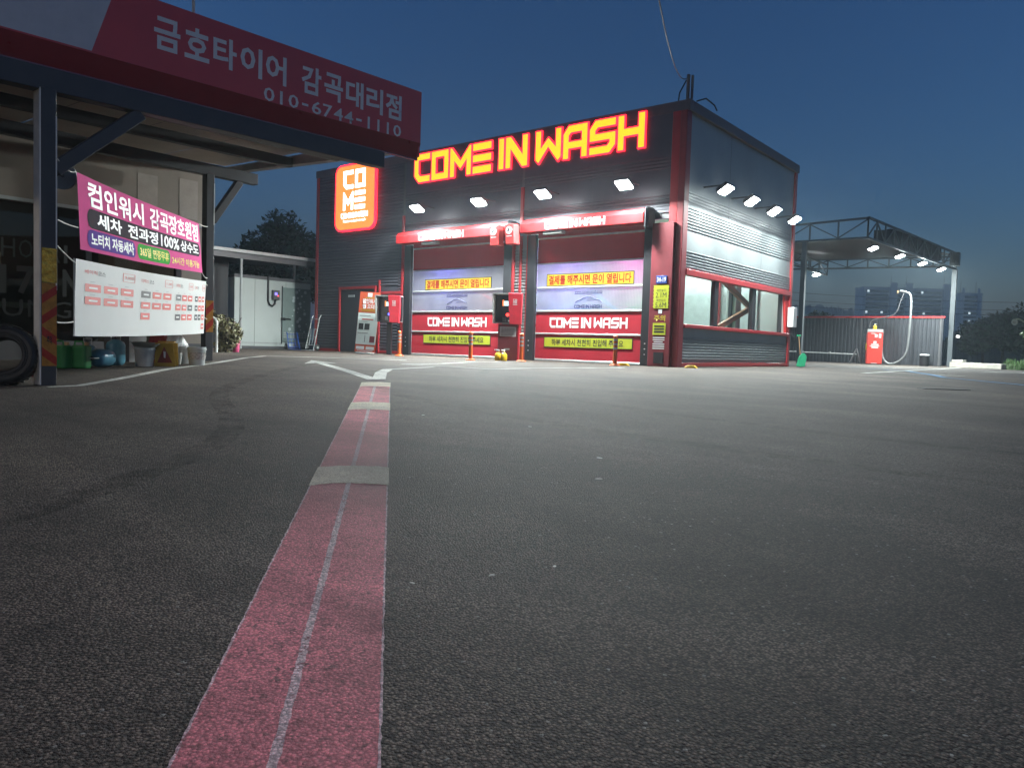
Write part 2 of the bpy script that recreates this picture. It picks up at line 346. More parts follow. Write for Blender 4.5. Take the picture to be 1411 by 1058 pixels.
# the red guide line
a0 = (G(240, 1058) + G(515, 1058)) / 2; a1 = (G(499, 528) + G(537, 528)) / 2
dv = (a1 - a0).normalized(); nv = V((-dv.y, dv.x, 0)); W = .385
b0 = a0 - dv * 3.0; ribbon('red_guide_stripe', [b0, a1], [W, W], PRED, .0015, step=.02, jag=.0012)
for s in (-1, 1): ribbon('stripe_edge_line', [b0 + nv * s * (W / 2 + .002), a1 + nv * s * (W / 2 + .002)], [.005, .008], PFAD, .0025, step=.02, jag=.002)
ribbon('stripe_centre_line', [b0 + nv * .005, a1 + nv * .005], [.017, .034], PFAD, .003, step=.02, jag=.002)
ln = (a1 - a0).length
def cross(px, py, t):
    c = G(px, py); k = (c - a0).dot(dv); c = a0 + dv * k; vs = []; fs = []; n = 16
    for i in range(n + 1):
        u = (i / n - .5) * (W + .02); bow = .10 * (1 - (2 * u / W) ** 2) * t
        for e in (-.5, .5): q = c + nv * u + dv * (e * t + bow + random.uniform(-.02, .02) * t); vs.append((q.x, q.y, gz(q.x, q.y) + .004))
    for i in range(n): fs.append((i * 2, i * 2 + 2, i * 2 + 3, i * 2 + 1))
    MB().add(vs, fs).build('beige_cross_bar', PBEI, lot)
cross(480, 656, .5); cross(508, 560, .7); cross(517, 530, .7)
# white lines and arrows
ribbon('white_boundary_line', [G(*p) for p in ((66, 533.5), (110, 531.5), (170, 521), (230, 509), (290, 501.2), (340, 493), (366, 490.6), (425, 492.2), (560, 496.5))], [.10, .12] + [.14] * 7, PWHT)
ribbon('white_arrow_shaft', [G(440, 500), G(478, 511), G(515, 523)], [.16, .18, .2], PWHT)
tip = MB(); tip.add([G(419, 501.8, .012), G(429, 497.2, .012), G(466, 501.6, .012), G(440, 500.6, .012)], [(0, 1, 3), (1, 2, 3)]); tip.build('white_arrow_head', PWHT, lot)
ribbon('white_arrow_shaft', [G(522, 523), G(525, 514), G(534, 509.5), (G(560, 508)), (G(598, 506.2))], [.2, .2, .2, .16, .1], PWHT, .008)
ribbon('white_bay_line', [G(553, 502), G(610, 501.2), G(650, 499), G(735, 499.2)], [.12, .12, .10, .08], PWHT)
ribbon('white_bay_line', [G(553, 502), G(620, 505.5), G(675, 509.2), G(742, 507.5), G(860, 507.0)], [.12] * 5, PWHT, .008)
ribbon('white_bay_line', [G(470, 491.4), G(600, 496.8), G(700, 499.5)], [.08] * 3, PWHT, .008)
def gline(name, m, pts, w_, lift=.004): ribbon(name, [G(*p) for p in pts], [w_] * len(pts), m, lift, step=.5)
gline('white_bay_line', PWHT, [(1112, 504.2), (1180, 506), (1260, 507.6)], .25)
gline('white_bay_line', PWHT, [(1190, 514.5), (1330, 506.5)], .18, .008)
gline('white_bay_line', PWHT, [(1215, 513), (1330, 519)], .15, .012)
gline('white_kerb_paint', PWHT, [(1360, 512.5), (1411, 513.8), (1480, 515)], .55)
gline('blue_bay_line', PBLU, [(1195, 508.5), (1250, 512), (1300, 521), (1411, 531.5), (1500, 540)], .16, .016)
# tyre marks swept across the lot on the way to the bays
TM = bpy.data.materials.new('tyre_rubber_marks'); TM.use_nodes = True; n_ = TM.node_tree.nodes; L_ = TM.node_tree.links; bs = n_['Principled BSDF']; bs.inputs['Base Color'].default_value = (.018, .017, .017, 1); bs.inputs['Roughness'].default_value = .7
tc_ = n_.new('ShaderNodeTexCoord'); nz_ = n_.new('ShaderNodeTexNoise'); nz_.inputs['Scale'].default_value = 5; nz_.inputs['Detail'].default_value = 8; nz_.inputs['Roughness'].default_value = .75; L_.new(tc_.outputs['Object'], nz_.inputs['Vector'])
mr_ = n_.new('ShaderNodeMapRange'); mr_.inputs[1].default_value = .42; mr_.inputs[2].default_value = .75; mr_.inputs[4].default_value = .6; L_.new(nz_.outputs[0], mr_.inputs[0]); L_.new(mr_.outputs[0], bs.inputs['Alpha'])
for cpts in (((-2.0, -2.2), (-1.0, -6), (2.5, -9.5), (8.5, -10.5), (14, -9)), ((-3.6, -2.2), (-2.8, -6.4), (1.6, -11.0), (8.5, -12.1), (14, -10.6)), ((-7, -2.4), (-5.2, -6.5), (0, -12.2), (4.5, -15.2), (8, -22)), ((9.5, -3), (9.3, -8), (10.5, -13.2), (13, -18)), ((11, -3), (10.9, -8), (12.0, -12.4), (14.4, -17))):
    Q = [V((*p, 0)) for p in cpts]; Q = [Q[0]] + Q + [Q[-1]]; sm = []
    for i in range(1, len(Q) - 2):
        for k in range(8): t = k / 8; a, b, c, d = Q[i - 1:i + 3]; sm.append(.5 * (2 * b + (c - a) * t + (2 * a - 5 * b + 4 * c - d) * t * t + (3 * b - a - 3 * c + d) * t ** 3))
    ribbon('tyre_mark', sm, [.20] * len(sm), TM, .0015)
# drain grate in the lot
dg = thing('drain_grate', 'dark grate let into the asphalt at right, near the blue line', 'drain', G(1300, 536.5), YAW)
BX('frame', GREY, dg, -.40, .40, -.12, .12, .002, .010)
for k in range(10): BX('slat', mat('grate_iron', (.05, .048, .045), .7), dg, -.37 + k * .075, -.32 + k * .075, -.10, .10, .0102, .014)
for i, p in enumerate([(568, 803), (678, 792), (764, 780), (826, 631), (825, 660), (583, 572), (730, 588)]):
    s = .008 if i < 3 else .016; b = MB(); n = 7
    b.lathe([(s * .9, 0), (s, s * .1), (s * .75, s * .22), (s * .2, s * .28)], n, M4.Rotation(i, 4, 'Z') @ M4.Diagonal((1.5, .8, 1, 1)))
    o = b.build('pebble', mat('pale_stone', (.6, .58, .53), .8)); o.location = G(*p); tag(o, 'tiny pale stone chip lying on the dark asphalt', 'pebble', 'pale chips on the asphalt')

# ================================================================== CAR WASH BUILDING
XL, HT, DP = -14.85, 6.5, 8.0
cw = thing('car_wash_building', 'two-bay charcoal and red car wash building with lit sign and roll-up doors', 'building')
def ribbed(name, m, z0, z1, a, b, plane, pitch, depth, ribs):
    """sheet panel with pressed horizontal ribs; plane 'F' (looks -Y, a..b in X) or 'S' (looks +X, a..b in Y)"""
    prof = [(z0, 0)]
    for r0, r1 in ribs:
        z = r0
        while z + pitch <= r1 + 1e-6:
            prof += [(z + pitch * .12, 0), (z + pitch * .30, depth), (z + pitch * .62, depth), (z + pitch * .80, 0)]; z += pitch
    prof.append((z1, 0)); n = max(1, round((b - a) / 2.7)); out = None
    for k in range(n):                      # one pressed sheet after the other, with a joint between
        vs = []; fs = []; t0, t1 = a + (b - a) * k / n + (.004 if k else 0), a + (b - a) * (k + 1) / n - (.004 if k < n - 1 else 0); o1, o2 = random.uniform(0, .006), random.uniform(0, .006)
        for z, d in prof:
            for t, o in ((t0, o1), (t1, o2)): vs.append((t, -d - o, z) if plane == 'F' else (d + o, t, z))
        for i in range(len(prof) - 1): fs.append((i * 2, i * 2 + 1, i * 2 + 3, i * 2 + 2))
        out = MB().add(vs, fs).build(name, m, cw)
    return out
T = .12
# walls (structure behind the cladding)
BX('rear_wall', GREYW, cw, XL, 0, DP - T, DP, 0, HT)
BX('left_wall', CHAR, cw, XL, XL + T, T, DP - T, 0, HT)
BX('partition_wall', GREYW, cw, -5.2, -5.0, .3, DP - T - .01, 0, 4.6)
BX('partition_wall', GREYW, cw, -10.5, -10.38, .3, DP - T - .01, 0, 4.6)
BX('ceiling', GREYW, cw, XL + T, -T, T, DP - T - .01, 4.62, 4.7)
BX('inside_floor', mat('wet_concrete', (.22, .23, .23), .25), cw, XL + T + .01, -T - .01, .02, DP - T - .01, .006, .03)
BX('roof', GREY, cw, XL + .05, -.05, .05, DP - .05, HT - .1, HT)
# front wall cladding
Z1 = 6.36
ribbed('wall_panel', CHAR, .1, 2.3, XL + .16, -13.5, 'F', .1, .018, [(.15, 2.25)])
ribbed('wall_panel', CHAR, 2.3, 4.4, XL + .16, -10.32, 'F', .1, .018, [(2.3, 4.35)])
ribbed('wall_panel', CHAR, 4.4, Z1, XL + .16, -10.15, 'F', .1, .014, [(4.4, 6.3)])
ribbed('wall_panel', CHAR, .1, 2.3, -11.2, -10.32, 'F', .1, .018, [(.15, 1.1)])
ribbed('wall_panel', CHAR, 3.9, 4.95, -10.05, -5.13, 'F', .085, .016, [(3.95, 4.45)])
ribbed('wall_panel', CHAR, 4.95, Z1, -10.05, -5.13, 'F', .085, .012, [(4.98, 5.4)])
ribbed('wall_panel', CHAR, 3.9, 4.95, -5.03, -.34, 'F', .085, .016, [(3.95, 4.45)])
ribbed('wall_panel', CHAR, 4.95, Z1, -5.03, -.34, 'F', .085, .012, [(4.98, 5.4)])
ribbed('wall_panel', SILV, .05, 3.9, -5.3, -4.86, 'F', .09, .02, [(.1, 3.3)])
ribbed('wall_panel', CHAR, .05, 3.9, -10.3, -9.97, 'F', .09, .02, [(.1, 3.3)])
BX('wall_core', GREY, cw, XL + T + .02, -10.3, .04, T, 0, HT - .12)
BX('wall_core', GREY, cw, -10.3, -.05, .04, T, 3.75, HT - .12)
BX('wall_core', GREY, cw, -5.32, -4.84, .04, T, 0, 3.74)
# side wall cladding
ribbed('wall_panel', SILV, 4.12, Z1, .22, DP - .12, 'S', .075, .012, [(4.15, 4.5)])
ribbed('wall_panel', SILV, 2.5, 4.115, .22, DP - .12, 'S', .075, .022, [(2.52, 2.97), (3.46, 4.1)])
ribbed('wall_panel', SILV, .12, 1.0, .22, DP - .12, 'S', .075, .024, [(.18, .78)])
BX('wall_core', GREY, cw, -T, -.03, .16, DP - .02, 2.45, HT - .12)
BX('wall_core', GREY, cw, -T, -.03, .16, DP - .02, 0, 1.02)
# red steel trim
trim = [(XL, XL + .15, -.03, .05, 0, Z1), (-10.15, -10.05, -.05, .04, 0, 4.6), (-5.13, -5.03, -.06, .04, 3.97, 5.0), (-.34, -.12, -.06, .10, 3.2, Z1),
        (-9.99, -9.93, -.06, .04, 0, 3.6), (-5.40, -5.31, -.06, .04, 0, 3.6), (-5.12, -5.04, -.05, .04, 0, 3.6), (-4.85, -4.77, -.06, .04, 0, 3.6),
        (-11.28, -11.2, -.05, .04, 0, 2.5), (-11.19, -10.16, -.045, .04, 2.02, 2.11), (-11.19, -10.16, -.045, .04, .02, .1)]
for t in trim: BX('trim', DRED, cw, *t, bevel=.008)
BX('corner_column', mat('corner_maroon', (.22, .018, .026), .5, dirt=.15), cw, -.12, .06, -.07, .2, 0, Z1, .012)
BX('corner_column', DRED, cw, -.06, .06, DP - .12, DP + .06, 0, Z1, .012)
BX('notice_column', mat('dull_maroon_sheet', (.17, .018, .026), .5, dirt=.15), cw, -.74, -.125, -.16, .1, 0, 3.62, .015)
BX('base_trim', DRED, cw, XL + .16, -13.5, -.03, .03, 0, .1)
BX('base_trim', DRED, cw, -.02, .05, .21, DP - .13, .015, .11, .006)
BX('window_header', DRED, cw, -.1, .075, .21, DP - .13, 2.33, 2.49, .012)
BX('window_sill', DRED, cw, -.1, .085, .21, DP - .13, 1.0, 1.1, .012)
MB().prism([(0, 1.1), (.0, 2.33), (.42, 2.33), (.16, 1.1)], -.03, .05, frame((0, DP - .121, 0), (0, -1, 0), (0, 0, 1)) ).build('window_cheek', RRED, cw)
BX('coping', mat('coping_sheet', (.10, .075, .085), .5, dirt=.2), cw, XL - .06, .1, -.018, .2, Z1, 6.62, .006)
BX('coping', MATS['coping_sheet'], cw, -.2, .1, .205, DP + .08, Z1, 6.62, .01)
BX('coping', MATS['coping_sheet'], cw, XL - .06, XL + .2, .205, DP + .08, Z1, 6.62, .01)
# side windows: three panes between dark posts
for y in (2.2, 4.9): BX('mullion', BLK, cw, -.1, .02, y - .12, y + .12, 1.1, 2.33)
BX('mullion', BLK, cw, -.1, .02, 7.22, 7.3, 1.1, 2.33)
for a, b in ((.21, 2.08), (2.32, 4.78), (5.02, 7.22)): BX('pane', GLAS, cw, -.055, -.045, a, b, 1.1, 2.33)
# inside steel seen through the windows
BRN = mat('brown_primer_steel', (.42, .20, .12), .6, dirt=.2)
br = MB(); p0, p1, p2 = onX(993, 389, -.28), onX(1034, 424, -.28), onX(991, 449, -.28)
br.bar(p0 + V((0, -.2, .17)), p1, .09, .15).bar(p1 + V((0, -.02, -.03)), p2 + V((0, -.1, -.05)), .09, .15); br.build('inside_brace', BRN, cw)
for y in (4.2, 6.6): BX('inside_column', GREYW, cw, -4.98, -4.86, y, y + .18, .03, 4.6)
BX('inside_rail', DRED, cw, -4.97, -4.88, .4, 7.7, 1.0, 1.08)
BX('inside_rail', GREY, cw, -4.97, -4.90, .4, 7.7, 1.62, 1.66)
BX('inside_column', DRED, cw, -2.4, -2.25, 7.5, 7.65, .03, 4.6)
BX('inside_column', DRED, cw, -4.6, -4.45, 7.5, 7.65, .03, 4.6)
BX('rear_door', mat('rear_door_panel', (.55, .6, .62), .5), cw, -4.3, -1.0, 7.8, 7.86, .03, 3.4)
# inside lamps
TUB = mat('lamp_tube', (.92, 1, .97), emit=4)
for bx in (-7.7, -2.55):
    for y in (1.6, 4.0, 6.4):
        BX('ceiling_lamp', TUB, cw, bx - .9, bx + .9, y - .05, y + .05, 4.53, 4.6)
        lamp('AREA', 'ceiling_lamp_light', cw, (bx, y, 4.5), (0, 0, -1), INSIDE * (2.4 if bx > -5 and y > 3 else .55 if y < 3 else 1), (.90, 1, .97), 1.7, .12)
def led(name, c, a, b, st, r=.035): MB().tube([a, b], r, 8).build(name, mat(name + '_glow_%d' % len(MATS), c, emit=st), cw)
led('red_tube_lamp', (1, .06, .05), (-7.0, .55, 1.98), (-5.9, .55, 1.52), 9)
led('cyan_tube_lamp', (.1, .7, 1), (-2.9, .55, 1.98), (-2.1, .55, 1.45), 8)
led('red_tube_lamp', (1, .05, .08), (-9.6, .4, 1.50), (-9.3, .4, 1.44), 6)
lamp('AREA', 'blue_wash_light', cw, (-8.1, 1.0, 2.75), (0, -.6, -.3), 60, (.16, .14, 1), .3)
lamp('AREA', 'violet_wash_light', cw, (-3.5, 1.2, 2.7), (0, -1, -.2), 80, (.5, .2, 1), .4)
lamp('AREA', 'pink_wash_light', cw, (-1.4, .95, 2.6), (.1, -1, -.1), 60, (1, .15, .6), .3)
lamp('AREA', 'green_wash_light', cw, (-.75, 1.0, 1.35), (-.1, -1, .0), 36, (.05, 1, .35), .2)
lamp('AREA', 'blue_wash_light', cw, (-3.4, 1.0, 1.3), (0, -1, .3), 42, (.1, .35, 1), .3)
lamp('AREA', 'green_wash_light', cw, (-1.2, 3.0, 2.2), (-1, .2, -.2), 50, (.05, 1, .4), .3)
wg_ = thing('wash_gantry', 'grey wash gantry with dark uprights inside the right bay, seen through the side windows', 'wash gantry', (0, 0, 0))
for x in (-4.6, -1.0): BX('upright', GALV, wg_, x - .16, x + .16, 5.6, 6.0, .03, 3.0, .02); BX('spray_arm', BLK, wg_, x - .05, x + .05, 5.5, 5.595, .4, 2.6)
BX('cross_beam', GALV, wg_, -4.76, -.84, 5.55, 6.05, 3.01, 3.4, .02)
wr2 = thing('guide_rail', 'dark low guide rail inside the right bay, under the window line', 'rail', (0, 0, 0)); MB().tube([(-4.4, .8, .95), (-4.4, 7.4, .95)], .05, 8).build('rail', BLK, wr2)
for y in (1.0, 3.0, 5.0, 7.2): BX('foot', BLK, wr2, -4.44, -4.36, y, y + .08, .03, .93)
for z in (1.35, 2.0, 2.65, 3.3): BX('panel_joint', GREY, cw, -4.998, -4.992, .35, 7.8, z, z + .015)
# roll-up doors
def rollup(x0, x1, lx):
    d = BX('roll_up_door', DOOR, cw, x0, x1, .06, .08, .06, .76)
    def q(name, m, *b, bv=0): return BX(name, m, d, *b, bevel=bv)
    q('door_panel', DOOR, x0, x1, .06, .08, .80, 1.40)
    q('door_panel', DOOR, x0, x1, .06, .08, 2.79, 3.46)
    q('door_panel', mat('door_top_fabric', (.30, .02, .035), .6), x0, x1, .05, .07, 3.5, 3.66)
    q('clear_panel', PVC, x0, x1, .066, .074, 1.44, 2.06)
    q('clear_panel', PVC, x0, x1, .066, .074, 2.10, 2.75)
    for z in (.02, .76, 1.40, 2.06, 3.46): q('door_bar', ALU, x0 + .01, x1 - .01, .035, .078, z, z + .05, bv=.01)
    q('door_bar', ALU, x0 + .01, x1 - .01, .05, .079, 2.75, 2.79)
    q('bottom_seal', DRED, x0, x1, .045, .07, 0.005, .02)
    c = (x0 + x1) / 2
    logo('COME IN WASH', WTXT, d, FRONT(c + .0, 1.10, .056), 2.55, .29)
    q('notice_board', BTXT, c - 1.42, c + 1.42, .050, .064, 2.12, 2.47); q('notice_face', YELW, c - 1.40, c + 1.40, .046, .0495, 2.14, 2.45)
    text('결제를 해주시면 문이 열립니다', mat('dark_red_print', (.30, .012, .012), .7, spec=.1), d, FRONT(c, 2.295, .043), 2.68, .26, bold=.022)
    q('notice_board', BTXT, c - 1.45, c + 1.45, .048, .058, .40, .70); q('notice_face', LIME, c - 1.43, c + 1.43, .044, .0475, .42, .68)
    text('하부 세차시 천천히 진입해 주세요', BTXT, d, FRONT(c, .55, .041), 2.35, .19, bold=.014)
    INK = mat('blue_black_print', (.03, .03, .10), .5)
    text('www.comeinwash.com', INK, d, FRONT(c, 1.955, .058), .90, .06, bold=.01); q('print_line', INK, c - .45, c + .45, .057, .060, 1.895, 1.915)
    logo('COME IN WASH', INK, d, FRONT(c, 1.545, .058), .9, .10)
    pts = [(-.42, 1.66), (-.36, 1.70), (-.25, 1.73), (-.15, 1.79), (0, 1.82), (.15, 1.80), (.26, 1.74), (.40, 1.71), (.45, 1.66)]
    MB().tube([(c + x, .060, z) for x, z in pts], .010, 4).build('car_outline', INK, d)
    MB().tube([(c + x, .060, z) for x, z in ((-.05, 1.725), (.1, 1.735), (.26, 1.74))], .007, 4).build('car_outline', INK, d)
    for sx in (-1, 1):
        xa = x0 - .27 if sx < 0 else x1 - .02
        q('door_track', BLK, xa, xa + .29, -.09, .034, 0, 3.6, bv=.01)
        for z in (.28, .42, .56): q('track_bolt', ALU, xa + .12, xa + .15, -.1, -.0905, z, z + .025)
    return d
rollup(-9.68, -5.66, 0); rollup(-4.52, -.98, 0)
# door hoods
def hood(x0, x1):
    prof = [(.0, 3.62), (.42, 3.62), (.42, 3.86), (.34, 3.97), (.0, 4.06)]
    h = MB().prism(prof, 0, x1 - x0, M4(((0, 0, 1, x0), (-1, 0, 0, 0), (0, 1, 0, 0), (0, 0, 0, 1))))  .build('door_hood', mat('hood_red', (.30, .010, .012), .65, spec=.15), cw, bevel=.015)
    c = (x0 + x1) / 2
    logo('COME IN WASH', WTXT, h, FRONT(c - .3 * (x0 < -6) - .12 * (x0 > -6), 3.765, -.424), 1.95, .21)
    BX('sensor_bar', GALV, h, c - 1.2, c - .55, -.38, -.2, 3.53, 3.615, .01)
    BX('end_cap', BLK, h, x1 + .002, x1 + .13, -.44, .0, 3.45, 4.03, .06)
hood(-10.03, -5.34); hood(-4.84, -.86)
# two tapered red horn boxes between the bays
for x in (-5.60, -5.02):
    hb = MB().prism([(-.16, 3.86), (.16, 3.86), (.21, 3.28), (-.12, 3.28)], .43, .68, M4(((1, 0, 0, x), (0, 0, -1, 0), (0, 1, 0, 0), (0, 0, 0, 1)))).build('horn_box', RRED, cw, bevel=.02)
    MB().lathe([(.11, 0), (.11, .012)], 20, frame((x, -.682, 3.68), (1, 0, 0), (0, 0, 1))).build('dial', WTXT, hb)
    MB().prism([(-.06, -.02), (.0, -.05), (.035, .05), (.0, .07)], .013, .016, frame((x, -.682, 3.68), (1, 0, 0), (0, 0, 1))).build('dial_mark', BTXT, hb)
    BX('print_line', WTXT, hb, x - .09, x + .11, -.684, -.6805, 3.50, 3.53)
# notices on the column right of the doors
n0 = -.43
BX('number_plate', mat('blue_enamel', (.02, .05, .24), .35), cw, n0 - .13, n0 + .17, -.185, -.162, 2.09, 2.29, .004); text('34-19', WTXT, cw, FRONT(n0 + .02, 2.19, -.187), .25, .12, bold=.02)
yp = []
for k in range(14): yp.append((-.20 - (.018 if k % 2 else 0), -.29 + k * .0446))
for k in range(14): yp.append((.20 + (.018 if k % 2 else 0), .29 - k * .0446))
MB().prism(yp, 0, .012, frame((n0 + .02, -.161, 1.76), (1, 0, 0), (0, 0, 1))).build('limit_notice', LIME, cw)
for z, t, wd, h in ((1.92, '제한높이', .26, .07), (1.80, '2.1M', .30, .13), (1.67, '제한길이', .26, .07), (1.55, '5.6M', .30, .13)):
    text(t, BTXT, cw, FRONT(n0 + .02, z, -.1745), wd, h)
BX('notice_symbol', WTXT, cw, n0 - .04, n0 + .06, -.166, -.161, 1.34, 1.44)
text('주의', YELW, cw, FRONT(n0, 1.22, -.164), .32, .16, bold=.03)
BX('caution_notice', LIME, cw, n0 - .18, n0 + .18, -.169, -.161, .80, 1.10)
for z in (1.02, .95, .88): BX('print_line', BTXT, cw, n0 - .14, n0 + .14, -.172, -.1695, z - .018, z + .018)
for k in range(6): BX('print_line', WTXT, cw, n0 - .17 + .03 * (k == 2), n0 + .16 - .05 * (k == 2), -.164, -.1605, .72 - k * .055, .745 - k * .055)
BX('vent_grille', BLK, cw, n0 - .13, n0 + .14, -.175, -.161, .08, .36)
# service door on the left
sd = BX('service_door', mat('dark_door', (.035, .036, .045), .4), cw, -13.32, -11.5, -.02, .03, .04, 2.22)
for b in ((-13.42, -13.33, -.06, .04, 0, 2.32), (-11.49, -11.40, -.06, .04, 0, 2.32), (-13.32, -11.5, -.06, .04, 2.23, 2.32)): BX('door_frame', DRED, sd, *b, bevel=.006)
BX('door_plate', GALV, sd, -12.9, -12.55, -.035, -.021, 1.95, 2.03)
MB().tube([(-11.72, -.03, 1.05), (-11.72, -.09, 1.05), (-11.86, -.09, 1.05)], .014, 8).build('door_handle', ALU, sd, smooth=True)
ribbed('wall_panel', CHAR, 2.33, 2.34, -13.5, -11.2, 'F', .1, 0, [])
# box on the far side corner
eb = thing('electrical_box', 'white metal electrical box on the red rear corner of the car wash', 'box', (.06, DP + .0, 0))
BX('cabinet', WHTE, eb, .001, .2, -.3, .05, .55 + .75, 1.95, .015); MB().tube([(.1, -.1, 1.30), (.1, -.08, 1.05), (.12, .1, .95), (.02, .4, .9)], .018, 6).build('cable', GREY, eb, smooth=True)
# corner mast and cable
ms = thing('corner_mast', 'short grey mast with looped cable on the roof corner', 'mast', (-.02, .06, 6.62))
MB().tube([(0, 0, 0), (0, 0, .62)], .045, 8).tube([(.11, 0, 0), (.11, 0, .58)], .035, 8).build('pole', GREY, ms, smooth=True)
MB().tube([(-.05, 0, .5), (-.2, -.05, .2), (-.24, -.02, .0)], .018, 6).tube([(.15, .2, 0), (.25, .5, .13), (.3, .9, .06), (.28, 1.1, -.02)], .02, 6).build('cable', BLK, ms, smooth=True)
tp = onY(898, -60, -9)
q0 = V((-.02, .06, 7.2)); oc = MB().tube([q0.lerp(tp, t) + V((0, 0, -1.1 * 4 * t * (1 - t) * .5)) for t in [i / 14 for i in range(15)]], .010, 6).build('overhead_cable', mat('cable_sheath', (.05, .03, .035), .7), None, smooth=True)
tag(oc, 'thin dark cable running from the roof mast up across the sky', 'cable')

# ------------------------------------------------------------------ lit signs
GLOY = mat('sign_yellow_glow', (1.0, .52, .02), emit=1.5); GLOR = mat('sign_red_glow', (1.0, .012, .03), emit=4.5)
GLOO = mat('sign_orange_glow', (1.0, .25, .05), emit=1.5); GLOW = mat('sign_white_glow', (1, .9, .94), emit=4.5)
sg = thing('main_sign', 'long illuminated yellow COME IN WASH sign with red edges above the doors', 'sign', (0, -.02, 0))
gl, tot = glyph_loops('COME IN WASH'); sx_ = (9.59 - 1.10) / tot; z0s, hs = 5.60, .90
for g_ in gl:
    if not g_: continue
    r_ = loops_mesh(g_, sx_, hs / 10, -9.59, z0s, frame((0, -.0, 0), (1, 0, 0), (0, 0, 1)), GLOR, 'letter', sg, ext=.05, off=.020)
    loops_mesh(g_, sx_, hs / 10, -9.59, z0s, frame((0, -.054, 0), (1, 0, 0), (0, 0, 1)), GLOY, 'letter_face', r_, off=-.010)
cs = thing('logo_sign', 'glowing orange rounded square sign with white COME letters', 'sign', (-12.55, -.02, 5.45))
fr = frame((0, 0, 0), (1, 0, 0), (0, 0, 1))
MB().prism(rr(2.18, 2.34, .34, 7), .0, .09, fr).build('rim', GLOR, cs); MB().prism(rr(2.06, 2.22, .28, 7), .091, .098, fr).build('face', GLOO, cs)
for ch, ox, oy in (('C', -.62, .12), ('O', .02, .12), ('M', -.62, -.62), ('E', .02, -.62)):
    a, lp = GL[ch]; loops_mesh(lp, .56 / a, .064, ox, oy, frame((0, -.101, .18), (1, 0, 0), (0, 0, 1)), GLOW, 'letter', cs)
logo('COME IN WASH', GLOW, cs, frame((0, -.101, -.63), (1, 0, 0), (0, 0, 1)), 1.45, .19, 'lettering')
text('Premium no touch car wash', GLOW, cs, frame((0, -.101, -.82), (1, 0, 0), (0, 0, 1)), 1.2, .1)

# ------------------------------------------------------------------ floodlights
LENS = mat('flood_lens', (.93, 1, .99), emit=60)
def flood(label, loc, out, tilt, power, arm, group):
    """out: horizontal direction the lamp faces; arm: length back to the wall"""
    out = V(out).normalized(); t = thing('floodlight', label, 'floodlight', loc, 0, group)
    aim = (out * math.sin(R(tilt)) - UP * math.cos(R(tilt))).normalized(); sd_ = out.cross(UP).normalized()
    m = M4((sd_, aim.cross(sd_).normalized() * -1, aim)).transposed().to_4x4()
    if m.determinant() < 0: m = M4((-sd_, aim.cross(sd_).normalized() * -1, aim)).transposed().to_4x4()
    MB().box(-.20, .20, -.17, .17, -.07, 0, m).build('housing', GREY, t, bevel=.01)
    for k in range(5): MB().box(-.17 + k * .08, -.155 + k * .08, -.15, .15, -.11, -.0705, m).build('fin', GREY, t)
    MB().box(-.18, .18, -.15, .15, .0005, .05, m).build('lens', LENS, t)
    if arm: MB().tube([V((0, 0, .05)), V((0, 0, .12)) - out * .1, -out * arm + V((0, 0, .12))], .022, 8).build('arm', GREY, t, smooth=True)
    lamp('AREA', 'flood_light', t, aim * .055, aim, power, (.90, 1, .985), .34, .28)
    return t
pos = ('first floodlight from the left above the left wash bay', 'second floodlight from the left on the front wall', 'third floodlight from the left on the front wall', 'floodlight over the right wash bay, nearest the front corner')
for q, l in zip(((575, 287), (660, 278), (748, 267), (860, 254)), pos): flood(l, onY(*q, -.75), (0, -1, 0), 26, FLOOD_FRONT, .75, 'floodlights on the front wall')
pos = ('floodlight on the side wall nearest the front corner', 'second floodlight along the side wall', 'third floodlight along the side wall', 'last floodlight at the rear of the side wall')
for y, l in zip((1.15, 2.9, 4.61, 6.36), pos): flood(l, (.6, y, 4.56), (1, 0, 0), 32, FLOOD_SIDE, .6, 'floodlights on the side wall')

# ================================================================== THINGS IN FRONT OF THE CAR WASH
def bollard(label, loc):
    t = thing('bollard', label, 'bollard', loc, random.random() * 6, 'orange bollards in front of the bays')
    MB().lathe([(.13, 0), (.13, .02), (.11, .035), (.06, .05)], 18).build('base', ORNG, t, smooth=True)
    MB().lathe([(.055, .05), (.048, .68), (.058, .69), (.058, .72), (.03, .75)], 18).build('post', ORNG, t, smooth=True)
    RB = mat('reflective_band', (.45, .45, .46), .3, .4)
    for z in (.40, .50, .60): MB().lathe([(.0535, z), (.0525, z + .055)], 18, capb=False, capt=False).build('reflective_band', RB, t, smooth=True)
    return t
b1 = bollard('orange bollard beside the post-mounted kiosk, left of the left bay', G(550, 490.5))
for l, p in (('orange bollard standing in front of the left wash door', (648, 496.5)), ('orange bollard between the two wash doors, right of the cabinet kiosk', (718, 498.3)), ('orange bollard standing in front of the right wash door', (847, 504))):
    dup(b1, l, G(*p), random.random() * 6)
KRED = mat('kiosk_red', (.62, .03, .05), .35); SCRN = mat('screen_glow', (.55, .75, .8), emit=1.6); SCRD = mat('dark_screen', (.03, .012, .02), .2)
